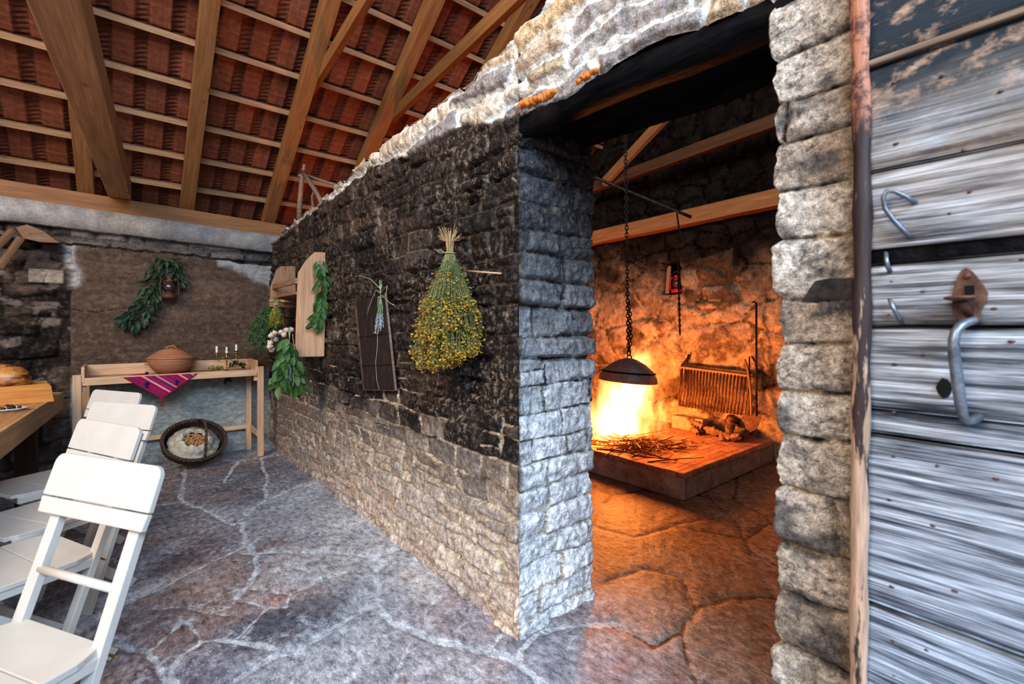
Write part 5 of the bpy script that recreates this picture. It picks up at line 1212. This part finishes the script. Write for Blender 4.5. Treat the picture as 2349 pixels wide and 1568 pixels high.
# gnarled vine stumps
def stump(pts, r_, label):
    p0 = Vector(pts[0]); N = []; 
    for i in range(len(pts)-1):
        for k in range(12): N.append(Vector(pts[i]).lerp(Vector(pts[i+1]), k/6)+Vector((random.uniform(-.007, .007), random.uniform(-.007, .007), random.uniform(-.006, .008))))
    N.append(Vector(pts[-1])); m = MB(); m.tube([p-p0 for p in N], [r_*random.uniform(.55, 1.35) for _ in N], 12); m.v = [tuple(c_+random.gauss(0, r_*.13) for c_ in p_) for p_ in m.v]
    for k in range(5): q = random.choice(N)-p0; m.tube([q, q+Vector((random.uniform(-.05, .05), random.uniform(-.05, .05), random.uniform(.0, .05)))], [r_*.6, r_*.25], 6)
    o = m.build('vine_stump', M['bark'], smooth=True); o.location = p0; tag(o, label, 'firewood', 'gnarled vine wood')
hz = lambda u, v, z: at(u, v, 'Z', HZ+z)
stump([hz(1545, 972, .04), hz(1562, 960, .07), hz(1580, 975, .04), hz(1592, 985, .03)], .030, 'gnarled vine root left of the pale block')
stump([hz(1583, 962, .12), hz(1600, 972, .09), hz(1625, 985, .05), hz(1655, 995, .035)], .032, 'long gnarled vine root in front of the pale block')
stump([hz(1650, 1003, .03), hz(1680, 1002, .045), hz(1708, 992, .055)], .030, 'short gnarled vine stump nearest the shovel')
stump([hz(1672, 994, .05), hz(1676, 975, .10), hz(1678, 960, .14)], .035, 'dark upright stump under the right end of the grate')
c0 = hz(1630, 985, 0); m = MB(); m.box((0, 0, .07), (.12, .36, .14)); o = m.build('stone_block', M['firebrick'], bevel=.015, loc=(4.66, 2.62, HZ), subd=0); tag(o, 'pale block on the hearth under the grate', 'block')
# grate leaning on the wall
g0 = at(1562, 842, 'X', 4.82); g1 = at(1720, 862, 'X', 4.80); g2 = at(1708, 950, 'X', 4.70); g3 = at(1557, 928, 'X', 4.72)
gr = empty('fire_grate', g3, 0, 'iron grill grate of close parallel bars leaning against the wall', 'grill'); q = [p-g3 for p in (g0, g1, g2, g3)]
for a, b, nm in ((0, 1, 'top_bar'), (3, 2, 'bottom_bar'), (0, 3, 'side_bar'), (1, 2, 'side_bar')): m = MB(); m.bar(q[a], q[b], .03 if a == 0 and b == 1 else .014, .03 if nm == 'top_bar' else .016, up=(1, 0, .2)); m.build(nm, M['rackold'] if nm == 'top_bar' else M['graterib'], gr, bevel=.002)
for k in range(20): t_ = (k+.7)/20.6; m = MB(); m.tube([q[0].lerp(q[1], t_)+Vector((-.012, 0, -.01)), q[3].lerp(q[2], t_)+Vector((-.012, 0, -.012))], .0095, 7); m.build('grate_bar', M['graterib'], gr, smooth=True)
m = MB(); m.tube([q[0]+Vector((0, 0, 0)), at(1578, 820, 'X', 4.84)-g3, at(1580, 812, 'X', 4.85)-g3], .012, 7); m.build('handle_stub', M['iron'], gr); 
m = MB(); m.bar(q[0]+Vector((.02, 0, .03)), q[1]+Vector((.02, 0, .03)), .02, .02); m.build('back_bar', M['iron'], gr)
# tools
def tool(nm, label, pts, r_, mat=M['iron'], head=None):
    P = [at(u, v, 'X', x) for u, v, x in pts]; e = empty(nm, P[-1], 0, label, 'fire tool', 'fire tools'); m = MB(); m.tube([p-P[-1] for p in P], r_, 7); m.build('shaft', mat, e, smooth=True)
    if head: head(e)
    return e
tool('fire_poker', 'tall straight iron poker leaning on the fire-room wall', [(1728, 692, 4.84), (1735, 694, 4.82), (1735, 800, 4.80), (1735, 900, 4.76), (1736, 965, 4.72)], .010)
def shov(e): m = MB(); m.prism([(-.085, .10), (.085, .10), (.05, -.02), (.0, -.05), (-.05, -.02)], -.004, .004, lambda x, y, t_: (t_+y*.3-.01, -x, y-.01)); m.build('blade', M['rust'], e, bevel=.002)
tool('fire_shovel', 'iron shovel with a wide blade resting on the hearth', [(1709, 824, 4.82), (1716, 850, 4.80), (1722, 900, 4.72), (1724, 975, 4.58)], .011, M['rackold'], shov)
tool('fire_tongs', 'bent iron tongs standing behind the shovel', [(1720, 960, 4.70), (1719, 900, 4.76), (1719, 818, 4.82), (1724, 816, 4.82), (1733, 832, 4.82), (1735, 900, 4.76)], .007)
# iron bell lid and its chain
LC = at(1440, 872, 'X', 3.62); ld = empty('cooking_lid', LC, 0, 'domed sheet-iron cooking lid hanging over the fire', 'lid'); ld.rotation_euler = (.03, .07, 0)
m = MB(); m.lathe([(.262, -.012), (.268, -.004), (.262, .030), (.232, .080), (.228, .092), (.150, .155), (.07, .195), (.035, .205), (.001, .207)], 40); m.lathe([(.262, -.012), (.245, .0), (.20, .06), (.001, .15)], 40); m.build('dome', M['lid'], ld, smooth=True)
m = MB(); m.tube([(.240*math.cos(a), .240*math.sin(a), .078) for a in np.linspace(0, 6.28, 48, endpoint=False)], .008, 6, closed=True); m.build('rim_band', M['iron'], ld, smooth=True)
m = MB(); m.tube([(math.cos(a)*.035, 0, .200+math.sin(a)*.035) for a in np.linspace(0, PI, 10)], .006, 6); m.build('lid_ring', M['iron'], ld, smooth=True)
def chain(name, pts, ll, r_, label):
    pts = [Vector(p) for p in pts]; m = MB(); seg = []
    for a, b in zip(pts[:-1], pts[1:]):
        n = max(1, int((b-a).length/(ll*.74)))
        for k in range(n): seg.append((a.lerp(b, (k+.5)/n), (b-a).normalized()))
    for i, (c, d) in enumerate(seg):
        u = d.orthogonal().normalized(); w = d.cross(u); s_ = u if i % 2 else w
        ring = [c+d*(math.sin(a)*ll*.5)+s_*(math.cos(a)*ll*.30) for a in np.linspace(0, 6.28, 10, endpoint=False)]; m.tube(ring, r_, 5, closed=True)
    o = m.build(name, M['iron'], smooth=True); tag(o, label, 'chain', 'hearth chains'); return o
lt = LC+Vector((.015, 0, .235)); ct = Vector((lt.x-.03, lt.y+.02, 3.3))
chain('chain', [lt, lt+Vector((-.012, 0, .28)), ct], .046, .0055, 'long iron chain holding the cooking lid'); chain('chain', [lt+Vector((.0, 0, 0)), lt+Vector((.02, -.01, .16)), lt+Vector((-.005, -.01, .5))], .046, .005, 'doubled end of chain looped beside the lid chain')
pk = at(1556, 620, 'X', 4.3); pk2 = at(1560, 768, 'X', 4.3); chain('chain', [pk, (pk+pk2)/2, pk2], .036, .0042, 'thin chain hanging before the wall niche'); 
m = MB(); m.tube([at(1553, 560, 'X', 4.3), at(1557, 640, 'X', 4.3), at(1559, 765, 'X', 4.32)], .007, 6); tag(m.build('hanging_hook', M['iron']), 'long flat pot hook hanging beside the thin chain', 'hook')
a = at(1368, 408, 'X', 3.6); b = at(1562, 488, 'X', 4.2); m = MB(); m.tube([a+(a-b)*.3, a, b, b+(b-a)*.12], .016, 8); tag(m.build('iron_bar', M['iron'], smooth=True), 'dark iron bar crossing above the hearth to hold the chains', 'bar')
m = MB(); p = at(1553, 490, 'X', 4.2); m.tube([p, p+Vector((0, -.02, -.14)), p+Vector((.02, -.05, -.25))], .010, 6); tag(m.build('iron_hook', M['iron']), 'short iron hook at the end of the crossing bar', 'hook')
# wood in the fire room
tag(beam('wall_beam', (4.84, -.9, 2.60), (4.84, 5.6, 2.44), .16, .165, M['redbeam'], bevel=.006), 'pale orange-lit beam along the far fire-room wall', 'beam')
pa = at(1375, 425, 'X', 4.5); pb = at(1768, 282, 'X', 4.5); tag(beam('upper_beam', pa+(pa-pb)*.5, pb+(pb-pa)*.8, .08, .12, M['darkbeam']), 'dark upper beam crossing the fire room', 'beam')
pa = at(1385, 420, 'X', 4.4); pb = at(1490, 308, 'X', 4.3); tag(beam('roof_brace', pa, pb+(pb-pa)*.4, .06, .10, M['redbeam']), 'diagonal brace rising to the roof in the fire room', 'brace')
# niche contents
lantern((4.925, 2.93, 1.70), -1.3, 'red enamel lantern standing in the wall niche', M['red'], M['glassdark'], 1.0)
m = MB(); m.prism([(-.022, 0), (.022, 0), (.035, .28), (.02, .33), (-.01, .32)], -.01, .01, lambda x, y, t_: (t_+y*.12, x-.05*y, y)); o = m.build('wooden_paddle', M['rackold'], loc=(4.93, 3.05, 1.695), bevel=.003); tag(o, 'narrow wooden paddle standing in the wall niche', 'paddle')
# ================================================================ CAMERA, LIGHT
cam = bpy.data.cameras.new('camera'); co = bpy.data.objects.new('camera', cam); COL.objects.link(co)
cam.sensor_width = 36; cam.lens = FPX/2349*36; co.location = (0, 0, CAMH); co.rotation_euler = (PI/2, 0, -YAW)
cam.shift_y = (750-784)/2349
cam.clip_start = .02
cam.dof.use_dof = True; cam.dof.focus_distance = 3.0; cam.dof.aperture_fstop = 3.2
SC.camera = co
w = bpy.data.worlds.new('world'); SC.world = w; w.use_nodes = True
bg = w.node_tree.nodes['Background']; bg.inputs[0].default_value = (.62, .76, 1, 1); bg.inputs[1].default_value = .35
def area(name, loc, target, size, power, colr, sy=None):
    l = bpy.data.lights.new(name, 'AREA'); l.energy = power; l.color = colr; l.size = size
    if sy: l.shape = 'RECTANGLE'; l.size_y = sy
    o = bpy.data.objects.new(name, l); COL.objects.link(o); o.location = loc
    o.rotation_euler = (Vector(target)-Vector(loc)).to_track_quat('-Z', 'Y').to_euler(); return o
area('daylight', (-.7, -2.8, 4.0), (.8, 2.6, .5), 2.8, 250, (.58, .78, 1.0), 2.2)
area('fill_left', (-3.2, .7, 3.9), (.5, 2.8, .5), 2.4, 150, (1.0, .83, .64), 2.0)  # added warm fill light, not a source in the place
def point(name, loc, power, colr, r):
    l = bpy.data.lights.new(name, 'POINT'); l.energy = power; l.color = colr; l.shadow_soft_size = r
    o = bpy.data.objects.new(name, l); COL.objects.link(o); o.location = loc; return o
point('firelight', (3.60, 2.75, .55), 92, (1.0, .29, .055), .16)
point('firelight_high', (3.6, 2.7, .85), 40, (1.0, .28, .05), .12)
SC.view_settings.view_transform = 'Standard'; SC.view_settings.look = 'Medium High Contrast'; SC.view_settings.exposure = .58
try:
    SC.cycles.max_bounces = 6; SC.cycles.diffuse_bounces = 3; SC.cycles.glossy_bounces = 2; SC.cycles.volume_bounces = 0
except Exception: pass
